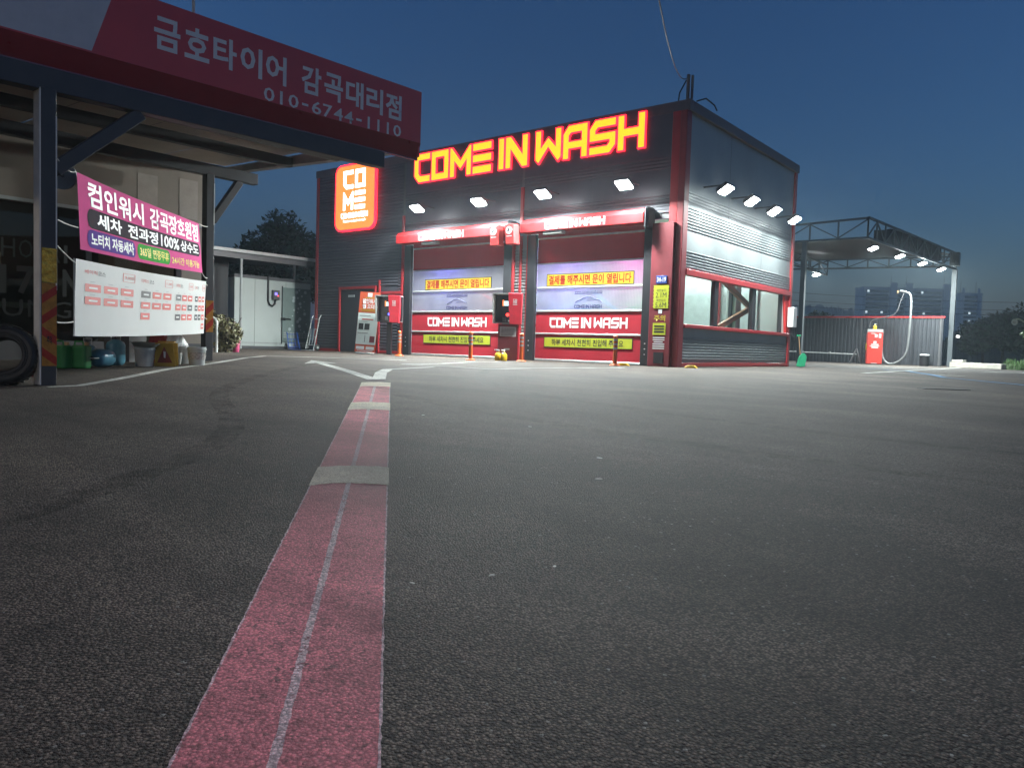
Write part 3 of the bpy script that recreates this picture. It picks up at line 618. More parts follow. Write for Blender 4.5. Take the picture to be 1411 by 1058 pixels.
def kiosk_head(t, z0, z1, w_, ledc):
    h = w_ / 2
    BX('head_back', GREY, t, -h, h, .10, .13, z0, z1)
    BX('head_top', GALV, t, -h, h, -.32, .10, z1 - .03, z1); BX('head_bottom', GREY, t, -h + .06, h, -.22, .10, z0, z0 + .03)
    MB().prism([(.10, z0), (.10, z1 - .031), (-.34, z1 - .031), (-.20, z0)], -h, -h + .03, M4(((0, 0, 1, 0), (1, 0, 0, 0), (0, 1, 0, 0), (0, 0, 0, 1)))).build('head_cheek', GALV, t)
    wg = MB().prism([(.10, z0 - .02), (h + .02, z0 - .03), (h + .04, z1), (.04, z1)], .225, .345, M4(((1, 0, 0, 0), (0, 0, -1, 0), (0, 1, 0, 0), (0, 0, 0, 1)))).build('red_wing', KRED, t, bevel=.01)
    pn = BX('control_panel', SCRD, t, -h + .035, h - .02, .02, .098, z0 + .03, z1 - .032)
    BX('screen', SCRN, pn, -.13, .07, .012, .019, z0 + .5, z0 + .63); BX('screen_mark', mat('screen_orange', (1, .25, .05), emit=1.5), pn, -.17, -.135, .012, .019, z0 + .49, z0 + .66)
    MB().lathe([(.045, 0), (.045, .01)], 14, frame((-.02, .019, z0 + .25), (1, 0, 0), (0, 0, 1))).build('button_lamp', mat('lamp_%s' % ledc[0], ledc[1], emit=5), pn)
    BX('card_slot', GREY, pn, -.16, -.06, .008, .019, z0 + .06, z0 + .18); BX('receipt_slot', GALV, pn, .0, .1, .008, .019, z0 + .06, z0 + .10)
    lg = .17
    for ch, ox, oy in (('C', -.055, .055), ('O', .002, .055), ('M', -.055, -.005), ('E', .002, -.005)):
        a, lp = GL[ch]; loops_mesh(lp, .05 / a, .0052, ox + .24, oy + z1 - .27, frame((0, -.347, 0), (1, 0, 0), (0, 0, 1)), WTXT, 'logo_mark', wg)
    BX('print_line', WTXT, wg, .18, .30, -.349, -.346, z1 - .32, z1 - .30)
p = onY(537, 440, -1.3)
k1 = thing('payment_kiosk', 'red and grey payment kiosk on a thin black post beside the door', 'kiosk', (p.x, -1.3, 0), R(30), 'payment kiosks')
BX('post', BLK, k1, -.08, .06, -.02, .1, 0, 1.02); BX('base_plate', BLK, k1, -.15, .13, -.09, .17, 0, .012); kiosk_head(k1, 1.03, 1.85, .78, ('blue', (.08, .12, 1)))
p = onY(700, 440, -1.0)
k2 = thing('payment_kiosk', 'red payment kiosk on a tall dark red cabinet between the wash doors', 'kiosk', (p.x, -1.0, 0), R(30), 'payment kiosks')
BX('cabinet', MRN, k2, -.24, .32, -.2, .12, 0, 1.0, .01); BX('cabinet_side', KRED, k2, .3205, .36, -.21, .12, 0, 1.0); BX('notice_sheet', mat('grey_notice', (.42, .42, .42), .5), k2, -.19, .27, -.206, -.2005, .66, .93)
for k in range(6): BX('print_line', GREY, k2, -.15, .23, -.2085, -.2065, .70 + k * .035, .712 + k * .035)
BX('door_lock', GALV, k2, -.06, .10, -.208, -.2005, .29, .33); kiosk_head(k2, 1.02, 1.85, .80, ('red', (1, .04, .03)))
SPY = mat('yellow_bottle_plastic', (.80, .50, .015), .35)
def spray(label, loc, group=None):
    t = thing('spray_bottle', label, 'spray bottle', loc, random.random() * 3, group)
    MB().lathe([(.085, 0), (.09, .02), (.09, .16), (.06, .2), (.03, .22), (.03, .24)], 14).build('bottle', SPY, t, smooth=True)
    MB().box(-.03, .03, -.02, .02, .24, .30).box(-.10, -.03, -.015, .015, .27, .30).box(-.055, -.04, -.01, .01, .22, .27).build('trigger_head', WHTE, t, bevel=.005); return t
spray('yellow spray bottle at the foot of the cabinet kiosk, left of the pair', G(686, 496.8)); spray('yellow spray bottle at the foot of the cabinet kiosk, right of the pair', G(694, 497.2))
# standing app banner
p = G(502, 487.5); xb = thing('banner_stand', 'tall orange and white app order banner on a stand before the service door', 'banner', (p.x, p.y, 0), R(22))
lean = M4.Rotation(R(-5), 4, 'X') @ M4.Rotation(R(2.5), 4, 'Y')
OB = mat('orange_banner_print', (.62, .10, .04), .5, var=.05); WB = mat('white_banner_print', (.66, .74, .70), .5, var=.05)
MB().box(-.36, .36, -.003, .003, .06, 2.0, lean).build('banner_sheet', OB, xb)
MB().box(-.355, .355, -.006, -.0035, .30, 1.32, lean).build('white_field', WB, xb)
fl = lambda x, z, y=-.008: lean @ M4.Translation((x, y, z)) @ frame((0, 0, 0), (1, 0, 0), (0, 0, 1))
text('컴인워시', WTXT, xb, fl(0, 1.70), .5, .16, bold=.03); text('앱 오더!', WTXT, xb, fl(0, 1.53), .46, .15, bold=.03)
for x0, x1, z0, z1, m in ((-.08, .08, 1.84, 1.97, WTXT), (-.18, .18, 1.80, 1.82, YELW), (-.3, .3, 1.42, 1.44, YELW), (-.28, .28, 1.37, 1.39, YELW), (-.2, .2, 1.10, 1.13, RTXT), (-.3, .1, 1.22, 1.235, GREY),
                          (-.3, .0, 1.03, 1.04, GREY), (-.30, -.13, .78, .98, BTXT), (-.09, .09, .78, .98, BTXT), (-.32, .05, .66, .675, GREY), (-.05, -.03, .38, .6, GREY), (.13, .31, .38, .58, MRN),
                          (-.32, -.03, .14, .24, WTXT), (.03, .32, .14, .24, WTXT), (-.28, .28, .09, .11, WTXT)):
    MB().box(x0, x1, -.0085, -.0065, z0, z1, lean).build('printed_block', m, xb)
MB().box(-.26, .26, -.12, .2, 0, .05).build('foot', GALV, xb, bevel=.01); MB().tube([(0, .08, .05), (0, .10, 1.0), lean @ V((0, .02, 1.98))], .014, 6).build('pole', GREY, xb, smooth=True)
# hand truck and blue trolley by the left corner
def handtruck(name, label, loc, rz, m, s=1.0, group=None):
    t = thing(name, label, 'hand truck', loc, rz)
    for x in (-.2, .2): MB().tube([(x, .0, .06), (x * .95, .28, 1.2 * s), (x * .95, .36, 1.30 * s)], .016, 8).build('side_rail', m, t, smooth=True)
    for z in (.2, .5, .78, 1.15): MB().tube([(-.2, .24 * z / 1.2, z * s), (0, .24 * z / 1.2 - .02, z * s), (.2, .24 * z / 1.2, z * s)], .012, 6).build('cross_bar', m, t, smooth=True)
    for x in (-.07, .07): MB().tube([(x, .03, .2 * s), (x, .15, .78 * s)], .01, 6).build('inner_bar', m, t)
    MB().box(-.22, .22, -.2, .02, .012, .024).build('toe_plate', m, t)
    for x in (-.26, .26):
        wh = MB().lathe([(.05, -.03), (.1, -.03), (.12, -.015), (.12, .015), (.1, .03), (.05, .03)], 18, M4.Translation((x, .12, .122)) @ M4.Rotation(R(90), 4, 'Y')).build('wheel', RUBB, t, smooth=True)
        MB().lathe([(.05, -.032), (.05, .032)], 12, M4.Translation((x, .12, .122)) @ M4.Rotation(R(90), 4, 'Y')).build('hub', GALV, wh)
    return t
handtruck('hand_truck', 'bare metal hand truck leaning by the left corner of the car wash', V((-14.3, -.62, 0)), R(8), GALV)
handtruck('hand_truck', 'small blue hand truck in the dark beside the bare metal one', V((-15.35, -.55, 0)), R(70), mat('blue_paint', (.03, .12, .5), .4), .5)
# yellow things at the foot of the walls
for l, p in (('black and yellow wheel chock on the ground by the right wash door', G(859, 504)), ('small yellow cap on the ground below the side wall', G(952, 507.2))):
    t = thing('floor_chock', l, 'chock', p, .2); MB().prism([(-.17, 0), (.17, 0), (.08, .07), (-.08, .07)], -.05, .05, frame((0, 0, 0), (1, 0, 0), (0, 0, 1))).build('block', SPY, t, bevel=.01); BX('stripe', BLK, t, -.03, .03, -.052, .052, .071, .073)
# green shovel at the rear corner
p = G(1098, 505); sh = thing('shovel', 'green plastic shovel leaning against the rear corner of the car wash', 'shovel', (.35, DP - .05, 0))
MB().tube([(.0, .1, 1.02), (.05, .16, .42)], .018, 8).build('handle', mat('wooden_handle', (.35, .22, .12), .6), sh, smooth=True)
GRN = mat('green_plastic', (.03, .36, .17), .35)
MB().prism([(-.05, .46), (.05, .46), (.15, .34), (.16, .02), (.0, .0), (-.14, .03), (-.13, .34)], -.012, .012, frame((.06, .18, 0), (.72, .69, 0), (.15, .15, 1))).build('blade', GRN, sh, bevel=.01)
MB().box(-.07, .07, .08, .12, 1.0, 1.06).build('grip', GRN, sh, bevel=.01)

# ================================================================== TYRE SHOP CANOPY ON THE LEFT
KZ = lambda y: .027 * (y + 14.4)            # the canopy climbs gently with the lot
cn = thing('shop_canopy', 'flat steel canopy on dark posts over the tyre shop forecourt', 'canopy', (0, 0, 0))
def gpost(x0, x1, y0, y1, zt, m, name='post'):
    zb = min(gz(x, y) for x in (x0, x1) for y in (y0, y1)); return BX(name, m, cn, x0, x1, y0, y1, zb - .01, zt, .006)
P1 = gpost(-1.19, -.99, -14.0, -13.84, 3.2, NAVY)
BX('post_edge', mat('pale_lit_edge', (.74, .74, .70), .5, dirt=.1), P1, -1.18, -1.0, -14.016, -14.001, -.2, 3.19)  # pale side trim; the lit look of this face is put into its colour
BX('post_edge', MATS['pale_lit_edge'], P1, -.9895, -.985, -13.852, -13.838, .9, 2.9)
P2 = gpost(-5.47, -5.29, -9.62, -9.46, 3.58, NAVY)
BX('post_edge', MATS['pale_lit_edge'], P2, -5.288, -5.284, -9.475, -9.455, 2.6, 3.4)
# reflective chevron tape on the posts
TOR = mat('orange_reflective_tape', (.46, .20, .03), .3, .25, var=.25, scale=14, bump=.3, bscale=40); TRD = mat('red_reflective_tape', (.42, .035, .02), .3, .2, var=.2, scale=14)
TGO = mat('gold_crumpled_tape', (.75, .42, .06), .2, .7, var=.5, scale=18, bump=1.0, bscale=22)
def tape(parent, x, ya, yb, z0, z1, n, flip):
    BX('tape', TOR, parent, x, x + .003, ya, yb, z0, z1); h = (z1 - z0) / n
    for k in range(n):
        za = z0 + k * h; s = flip[k]; q = [(ya, za + (.0 if s > 0 else .5) * h), (yb, za + (.5 if s > 0 else 0) * h), (yb, za + (.5 + (.5 if s > 0 else 0)) * h - .02), (ya, za + (.5 + (0 if s > 0 else .5)) * h - .02)]
        MB().add([(x + .0045, y, z) for y, z in q], [(0, 1, 2, 3)]).build('tape_stripe', TRD, parent)
tape(P1, -.989, -13.998, -13.842, .02, .98, 4, (-1, -1, 1, 1)); BX('crumpled_tape', TGO, P1, -.989, -.983, -13.999, -13.841, .985, 1.38)
text('주의', BTXT, P1, SIDE(-13.92, .32, -.9835), .05, .10, bold=.02)
tape(P2, -5.289, -9.618, -9.462, .50, 1.12, 2, (1, 1))
# front beam, braces, other beams
def beam(name, a, b, w_, h, m=NAVY): return MB().bar(a, b, w_, h).build(name, m, cn, bevel=.008)
beam('beam', (-1.09, -19, 3.29 + KZ(-19)), (-1.09, -8.86, 3.29 + KZ(-8.86)), .18, .26)
beam('brace', (-1.09, -13.84, 2.30), (-1.09, -12.85, 3.19), .15, .16); beam('brace', (-5.38, -9.46, 2.68), (-5.38, -8.88, 3.55), .14, .14)
beam('beam', (-5.38, -19, 3.72 + KZ(-17)), (-5.38, -8.5, 3.66), .16, .22)
for x, z in ((-2.5, 3.62), (-3.95, 3.68)): beam('purlin', (x, -19, z + KZ(-17)), (x, -8.65, z + KZ(-10)), .12, .18)
ENDM = mat('end_beam_paint', (.26, .25, .25), .5, dirt=.2)
e0, e1 = onY(525, 216, -8.46), onY(330, 239.5, -8.46); ez = lambda x: e0.z + (e1.z - e0.z) * (x - e0.x) / (e1.x - e0.x)
MB().add([(-1.2, -8.62, ez(-1.2)), (-6.5, -8.62, ez(-6.5)), (-6.5, -8.62, 4.02), (-1.2, -8.62, 3.86), (-1.2, -8.46, ez(-1.2)), (-6.5, -8.46, ez(-6.5)), (-6.5, -8.46, 4.02), (-1.2, -8.46, 3.86)],
         [(0, 1, 2, 3), (7, 6, 5, 4), (0, 4, 5, 1), (3, 2, 6, 7), (1, 5, 6, 2), (0, 3, 7, 4)]).build('end_beam', ENDM, cn)
for k in range(8):
    y0, y1 = -19 + k * 1.31, -19 + (k + 1) * 1.31 - .012
    MB().add([(-1.2, y0, 3.84 + KZ(y0) * .6), (-6.55, y0, 3.98 + KZ(y0) * .6), (-6.55, y1, 3.98 + KZ(y1) * .6), (-1.2, y1, 3.84 + KZ(y1) * .6)], [(0, 1, 2, 3)]).build('soffit_panel', BEIG, cn)
MB().add([(-1.2, -19, 4.1), (-6.6, -19, 4.3), (-6.6, -8.5, 4.3), (-1.2, -8.5, 4.15)], [(0, 1, 2, 3)]).build('roof_sheet', GREY, cn)
# shop sign on the canopy edge
ss = thing('shop_sign', 'long red tyre shop sign board with white lettering on the canopy edge', 'sign', (0, 0, 0))
SRED = mat('sign_red_sheet', (.58, .07, .085), .45, var=.08, scale=1.5); SDRK = mat('sign_dark_red_return', (.26, .03, .036), .3, var=.1)
def strip(name, m, ya, yb, x0, za0, x1, za1, th=.01): # sheet from (x0, za0) up to (x1, za1), climbing with the canopy
    v = [(x0, ya, za0 + KZ(ya)), (x0, yb, za0 + KZ(yb)), (x1, yb, za1 + KZ(yb)), (x1, ya, za1 + KZ(ya))]; v2 = [(x - th, y, z) for x, y, z in v]
    return MB().add(v + v2, [(0, 1, 2, 3), (7, 6, 5, 4), (0, 4, 5, 1), (1, 5, 6, 2), (2, 6, 7, 3), (3, 7, 4, 0)]).build(name, m, ss)
strip('face_panel', SRED, -19, -8.06, -1.0, 3.715, -1.0, 4.59); strip('lower_return', SDRK, -19, -8.06, -1.07, 3.45, -.996, 3.713)
strip('lower_lip', mat('lip_sheet', (.25, .10, .11), .2, .4), -19, -8.06, -1.06, 3.425, -1.06, 3.449, .05)
BX('back_panel', GREY, ss, -1.19, -1.14, -19, -8.06, 3.62, 4.5); BX('end_panel', SRED, ss, -1.19, -1.011, -8.10, -8.065, 3.65, 4.74)
wp = [(-19, 3.735), (-13.46, 3.735), (-13.18, 4.58), (-19, 4.58)]
MB().add([(-.9975, y, z + KZ(y)) for y, z in wp], [(0, 1, 2, 3)]).build('white_panel', mat('sign_white_sheet', (.55, .57, .60), .5, var=.06), ss)
SK = M4(((1, 0, 0, 0), (0, 1, 0, 0), (0, .027, 1, 0), (0, 0, 0, 1)))
def stext(t, ya, yb, z0, z1, bold):
    n = len(t); st = (yb - ya) / (n - .14)
    for k, ch in enumerate(t):
        if ch in '1-': stext1(ch, ya + st * (k + (.30 if ch == '1' else .15)), ya + st * (k + (.52 if ch == '1' else .7)), *((z0, z1) if ch == '1' else ((z0 + z1) / 2 - .018, (z0 + z1) / 2 + .018)), bold)
        else: stext1(ch, ya + st * k, ya + st * (k + .86), z0, z1, bold)
def stext1(t, ya, yb, z0, z1, bold): text(t, WTXT, ss, SK @ SIDE((ya + yb) / 2, (z0 + z1) / 2 + .027 * 14.4, -.9965), yb - ya, z1 - z0, 'letter', bold=bold)
stext('금호타이어', -12.72, -10.78, 3.99, 4.40, .028); stext('감곡대리점', -10.52, -8.52, 3.99, 4.40, .028)
stext('010-6744-1110', -11.15, -8.52, 3.72, 3.91, .012)
MB().tube([(-1.1, -12.15, 4.4), (-1.1, -12.15, 5.3)], .02, 8).build('aerial_rod', GALV, ss)
# tyre shop behind
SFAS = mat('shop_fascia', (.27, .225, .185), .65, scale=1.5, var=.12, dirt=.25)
sp = thing('tyre_shop', 'dim beige tyre shop front with dark glass under the canopy', 'shop', (0, 0, 0))
SX = -6.6
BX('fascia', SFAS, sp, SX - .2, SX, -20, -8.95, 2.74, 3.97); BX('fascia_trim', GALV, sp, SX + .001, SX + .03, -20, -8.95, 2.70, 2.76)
BX('left_wall', BEIG, sp, SX - 5, SX - .21, -9.06, -8.95, -.05, 3.97); BX('rear_wall', GREY, sp, SX - 5, SX - 4.9, -20, -9.07, -.3, 3.97); BX('shop_floor', GREY, sp, SX - 4.9, SX - .01, -20, -9.07, -.3, -.06)
BX('roof', GREY, sp, SX - 5, SX - .2, -20, -8.95, 3.98, 4.1)
for y0, y1 in ((-20, -16.1), (-16.0, -13.35), (-13.25, -11.3), (-11.2, -9.55)): BX('window_pane', SHOPG, sp, SX - .06, SX - .05, y0, y1, .25, 2.69)
for y in (-16.05, -13.3, -11.25, -9.5): BX('window_post', BLK, sp, SX - .1, SX + .01, y - .05, y + .05, -.1, 2.70)
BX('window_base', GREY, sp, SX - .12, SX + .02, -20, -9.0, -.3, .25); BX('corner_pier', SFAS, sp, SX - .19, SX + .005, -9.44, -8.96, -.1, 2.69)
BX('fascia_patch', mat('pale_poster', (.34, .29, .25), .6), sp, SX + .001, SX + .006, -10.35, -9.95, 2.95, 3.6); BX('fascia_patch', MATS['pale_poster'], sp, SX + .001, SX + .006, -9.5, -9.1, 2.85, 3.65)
OLT = mat('faded_window_letters', (.022, .023, .022), .5)
for body, yc, zc, wd, h, bd_ in (('HO', -12.43, 1.88, .55, .33, 0), ('RI', -11.72, 1.85, .34, .33, 0), ('17IN', -12.1, 1.32, 1.5, .5, .03), ('UNG', -12.1, .82, 1.2, .3, 0)):
    st = wd / len(body)
    for k, ch in enumerate(body): text(ch, OLT, sp, SIDE(yc - wd / 2 + st * (k + .5), zc, SX - .045), st * (.35 if ch in '1I' else .8), h, 'window_letter', bold=bd_)
BX('inside_shelf', GALV, sp, SX - 1.8, SX - 1.0, -14.2, -11.9, .85, .95); BX('inside_cabinet', GREY, sp, SX - 3.2, SX - 2.4, -13.5, -11.0, -.05, 1.6)
BX('inside_poster', WHTE, sp, SX - 4.895, SX - 4.88, -12.2, -11.2, 1.2, 2.2)
lamp('AREA', 'shop_ceiling_light', sp, (SX - 2.5, -12.5, 3.8), (0, 0, -1), 34, (1, .78, .5), .6)
MB().lathe([(.03, 0), (.03, .08), (.16, .10), (.17, .16)], 20, frame((-1.78, -13.42, 2.36), (.7, .7, 0), (0, 0, 1))).build('wall_dish', GALV, cn, smooth=True)
MB().bar((-1.19, -13.9, 2.36), (-1.78, -13.43, 2.36), .03).build('dish_arm', GREY, cn)
# banners strung between the posts
BO = V((-.97, -13.93, 0)); bd = V((-4.3, 4.4, 0)).normalized(); bn = V((bd.y, -bd.x, 0))
def bf(u, z, off=0): return frame(BO + bd * u + bn * off + UP * z, bd, UP)
def cloth(name, m, corners, off, parent, nx=26, nz=8, sag=.02):
    (u0, z0), (u1, z1), (u2, z2), (u3, z3) = corners; vs = []; fs = []   # bottom-left, bottom-right, top-right, top-left
    for j in range(nz + 1):
        for i in range(nx + 1):
            a, b = i / nx, j / nz
            u = (u0 * (1 - a) + u1 * a) * (1 - b) + (u3 * (1 - a) + u2 * a) * b; z = (z0 * (1 - a) + z1 * a) * (1 - b) + (z3 * (1 - a) + z2 * a) * b
            z -= sag * 4 * a * (1 - a); P = BO + bd * u + UP * z + bn * (off + .008 * math.sin(a * 9 + b * 2)); vs.append(P)
    for j in range(nz):
        for i in range(nx): fs.append((j * (nx + 1) + i, j * (nx + 1) + i + 1, (j + 1) * (nx + 1) + i + 1, (j + 1) * (nx + 1) + i))
    o = MB().add(vs, fs).build(name, m, parent, smooth=True); return o
def warp(corners, o, off, sag=.02):   # puts a flat print (unit u 0..1, v 0..1 in x, y) onto the hung cloth
    (u0, z0), (u1, z1), (u2, z2), (u3, z3) = corners
    for v in o.data.vertices:
        a, b = v.co.x, v.co.y
        u = (u0 * (1 - a) + u1 * a) * (1 - b) + (u3 * (1 - a) + u2 * a) * b; z = (z0 * (1 - a) + z1 * a) * (1 - b) + (z3 * (1 - a) + z2 * a) * b - sag * 4 * a * (1 - a)
        v.co = BO + bd * u + UP * z + bn * (off + .008 * math.sin(a * 9 + b * 2))
    return o
I4 = M4.Identity(4)
def wtext(t, m, parent, C, a0_, a1_, b0_, b1_, bold, off=.006, sag=.02): return warp(C, text(t, m, parent, M4.Translation(((a0_ + a1_) / 2, (b0_ + b1_) / 2, 0)), a1_ - a0_, b1_ - b0_, bold=bold), off, sag)
def wshape(name, pts, m, parent, C, off, sag=.02): # pts convex outline in unit space, fan with many verts
    n = len(pts); c = (sum(p[0] for p in pts) / n, sum(p[1] for p in pts) / n)
    return warp(C, MB().add([(x, y, 0) for x, y in pts] + [(c[0], c[1], 0)], [(i, (i + 1) % n, n) for i in range(n)]).build(name, m, parent), off, sag)
def wrr(name, a0_, a1_, b0_, b1_, r, m, parent, C, off, asp, sag=.02):
    n = 18; w_, h = (a1_ - a0_) * asp, b1_ - b0_; r = min(r, h / 2 - .001); pts = []; vs = []; fs = []
    xs_ = sorted(set([round(r * (1 - math.cos(math.pi / 2 * k / 6)), 5) for k in range(7)] + [round(w_ - r * (1 - math.cos(math.pi / 2 * k / 6)), 5) for k in range(7)] + [round(r + (w_ - 2 * r) * k / 16, 5) for k in range(17)])); n = (len(xs_) - 1) / 2
    for x in xs_:   # columns of points across the pill
        e = r - min(x, w_ - x); dy = (r - math.sqrt(max(0, r * r - e * e))) if e > 0 else 0
        vs += [(a0_ + x / asp, b0_ + dy, 0), (a0_ + x / asp, b1_ - dy, 0)]
    for i in range(len(xs_) - 1): fs.append((i * 2, i * 2 + 2, i * 2 + 3, i * 2 + 1))
    return warp(C, MB().add(vs, fs).build(name, m, parent), off, sag)
PC = ((.76, 1.46), (5.61, 1.61), (5.41, 2.50), (.65, 2.39))
pb = thing('pink_banner', 'pink cloth banner with white and coloured lettering strung between the canopy posts', 'banner', (0, 0, 0))
PINK = mat('pink_cloth', (.70, .11, .30), .9, spec=.08, var=.06, scale=3); cloth('cloth', PINK, PC, 0, pb)
wtext('컴인워시', WTXT, pb, PC, .055, .44, .61, .95, .022); wtext('감곡장호원점', WTXT, pb, PC, .49, .975, .61, .95, .022)
wrr('dark_pill', .045, .985, .32, .585, .13, mat('charcoal_print', (.06, .05, .06), .9, spec=.08), pb, PC, .004, 5.2); [wtext(t, WTXT, pb, PC, a, b, .35, .555, .025, .008) for t, a, b in (('세차', .10, .265), ('전과정', .31, .55), ('100%', .575, .745), ('상수도', .76, .965))]
wrr('violet_pill', .04, .36, .05, .30, .12, mat('violet_print', (.14, .08, .32), .9, spec=.08), pb, PC, .004, 5.2); wtext('노터치 자동세차', WTXT, pb, PC, .06, .345, .085, .265, .025, .008)
wrr('green_pill', .375, .655, .05, .30, .12, mat('green_print', (.08, .38, .07), .9, spec=.08), pb, PC, .004, 5.2); YPR = mat('yellow_print', (.78, .66, .05), .5)
wtext('365일 연중무휴', YPR, pb, PC, .395, .64, .10, .26, .02, .008); wtext('24시간 이용가능', YPR, pb, PC, .67, .965, .08, .22, .015, .006)
ROPE = mat('white_cord', (.62, .6, .55), .8)
def cord(parent, a, b, sag=.02):
    a, b = V(a), V(b); MB().tube([a.lerp(b, t / 6) - UP * (sag * 4 * t / 6 * (1 - t / 6)) for t in range(7)], .008, 5).build('cord', ROPE, parent)
def bp(u, z, off=.0): return BO + bd * u + bn * off + UP * z
c1 = V((-.98, -13.84, 0)); c2 = V((-5.28, -9.6, 0))
cord(pb, bp(.65, 2.39), c1 + UP * 2.42, .05); cord(pb, bp(.70, 1.72), c1 + UP * 1.72, .01); cord(pb, bp(5.41, 2.5), c2 + UP * 2.55); cord(pb, bp(5.61, 1.61), c2 + UP * 1.55, .03)
WC = ((.58, .37), (5.73, .47), (5.88, 1.47), (.63, 1.33))
wbn = thing('course_price_banner', 'white cloth banner listing wash courses and prices below the pink one', 'banner', (0, 0, 0))
cloth('cloth', mat('white_cloth', (.62, .62, .60), .7, var=.04, scale=2, dirt=.05), WC, 0, wbn)
PRD = mat('coral_print', (.62, .13, .11), .6, var=.04); PDK = mat('dark_print', (.07, .07, .075), .6, var=.04)
def wr_(a0_, a1_, b0_, b1_, m, off=.005): return wrr('printed_block', a0_, a1_, b0_, b1_, .012, m, wbn, WC, off, 5.1)
cols = [(.045, .37, '베이직', '9,000', ['rrr', 'rrr']), (.40, .66, '디럭스', '11,000', ['drr', 'rrr', 'r  ']), (.68, .86, '프리미엄', '15,000', ['drr', 'rrd', 'drr']), (.875, .995, '컴플리트', '18,000', ['drr', 'drr', 'ddr', '  r'])]
u_of = lambda px: px
for a0_, a1_, t, pr, rows in cols:
    wd = a1_ - a0_; tx = wd * .36
    wtext(t, RTXT, wbn, WC, a0_, a0_ + tx * .58, .83, .885, .01); wtext('코스', BTXT, wbn, WC, a0_ + tx * .62, a0_ + tx, .83, .885, .01)
    for q in ((.92, .925), (.80, .805)): wr_(a0_ + wd * .70, a0_ + wd * .95, q[0], q[1], PRD)
    for q in (.70, .94): wr_(a0_ + wd * q, a0_ + wd * (q + .012), .80, .925, PRD)
    wtext(pr, PRD, wbn, WC, a0_ + wd * .74, a0_ + wd * .92, .835, .885, .005)
    for j, row in enumerate(rows):
        for i, ch in enumerate(row):
            if ch == ' ': continue
            x0 = a0_ + wd * (.01 + i * .325); x1 = x0 + wd * .27; z1 = .70 - j * .17; wr_(x0, x1, z1 - .105, z1, PRD if ch == 'r' else PDK)
            wr_(x0 + wd * .06, x1 - wd * .06, z1 - .065, z1 - .04, WTXT, .008); wr_(x0 + wd * .08, x1 - wd * .1, z1 + .025, z1 + .035, mat('grey_print', (.4, .4, .4), .6))
cord(wbn, bp(.62, 1.28), c1 + UP * 1.42, .01); cord(wbn, bp(.585, .55), c1 + UP * .53, .01); cord(wbn, bp(5.87, 1.42), c2 + UP * 1.41, .005); cord(wbn, bp(5.76, .78), c2 + UP * .75, .005)
BX('edge_strip', GALV, wbn, *sorted((BO.x + bd.x * .60 - .006, BO.x + bd.x * .60 + .006)), *sorted((BO.y + bd.y * .60 - .006, BO.y + bd.y * .60 + .006)), .37, 1.33)

# ------------------------------------------------------------------ things on the ground under the canopy
def tyre(label, loc, rot, R0=.34, w_=.25):
    t = thing('tyre', label, 'tyre', loc); t.rotation_euler = rot
    pr = [(R0 * .56, -w_ * .40), (R0 * .60, -w_ * .46), (R0 * .80, -w_ * .5), (R0 * .93, -w_ * .46), (R0 * .985, -w_ * .38), (R0, -w_ * .2), (R0, w_ * .2), (R0 * .985, w_ * .38), (R0 * .93, w_ * .46), (R0 * .80, w_ * .5), (R0 * .60, w_ * .46), (R0 * .56, w_ * .40), (R0 * .54, 0), (R0 * .56, -w_ * .40)]
    MB().lathe(pr, 40, None, False, False).build('carcass', RUBB, t, smooth=True)
    for s in (-1, 1):
        for q in (.66, .72, .86): MB().lathe([(R0 * q, s * w_ * (.505 if q > .8 else .49)), (R0 * (q + .012), s * w_ * .52), (R0 * (q + .024), s * w_ * (.505 if q > .8 else .49))], 40, None, False, False).build('sidewall_ring', RUBB, t, smooth=True)
    for k in range(36):
        a = 2 * math.pi * k / 36; c = V((math.cos(a) * R0, math.sin(a) * R0, 0)); MB().box(-.004, .006, -.02, .014, -w_ * .36, w_ * .36, M4.Translation(c) @ M4.Rotation(a, 4, 'Z')).build('tread_block', RUBB, t)
    return t
p = G(16, 531); ty = tyre('black car tyre standing at the left edge beside the canopy post', p + V((-.1, -.03, .34)), (R(82), 0, R(58)))
lb = MB()
for k in range(7): a = R(58 + k * 6); lb.add([V((math.cos(a) * .3565, math.sin(a) * .3565, -.05)), V((math.cos(a) * .3565, math.sin(a) * .3565, .05)), V((math.cos(a + R(6)) * .3565, math.sin(a + R(6)) * .3565, .05)), V((math.cos(a + R(6)) * .3565, math.sin(a + R(6)) * .3565, -.05))], [(0, 1, 2, 3)])
lb.build('paper_label', WTXT, ty)
p = G(8, 520); tyre('second black tyre standing behind the one at the left edge', p + V((-.75, -.55, .34)), (R(86), 0, R(58)))
GCAN = mat('green_can_plastic', (.02, .20, .05), .4, var=.1)
def jerry(label, loc, rz):
    t = thing('jerry_can', label, 'jerry can', loc, rz, 'green jerry cans'); MB().prism(rr(.25, .21, .06, 5), 0, .36, I4).build('body', GCAN, t, bevel=.03, seg=2)
    MB().lathe([(.035, .36), (.035, .41)], 12, M4.Translation((.09, 0, 0))).build('cap', mat('tan_cap', (.45, .3, .15), .5), t); MB().tube([(-.11, 0, .35), (-.1, 0, .42), (.02, 0, .42), (.04, 0, .35)], .016, 6).build('handle', GCAN, t, smooth=True)
jerry('green plastic jerry can close beside the striped canopy post', G(85, 507.5), .5); jerry('green plastic jerry can next to the blue cylinder lying down', G(112, 507.5), .6)
GBLU = mat('blue_cylinder_paint', (.13, .36, .48), .35, var=.15, dirt=.15)
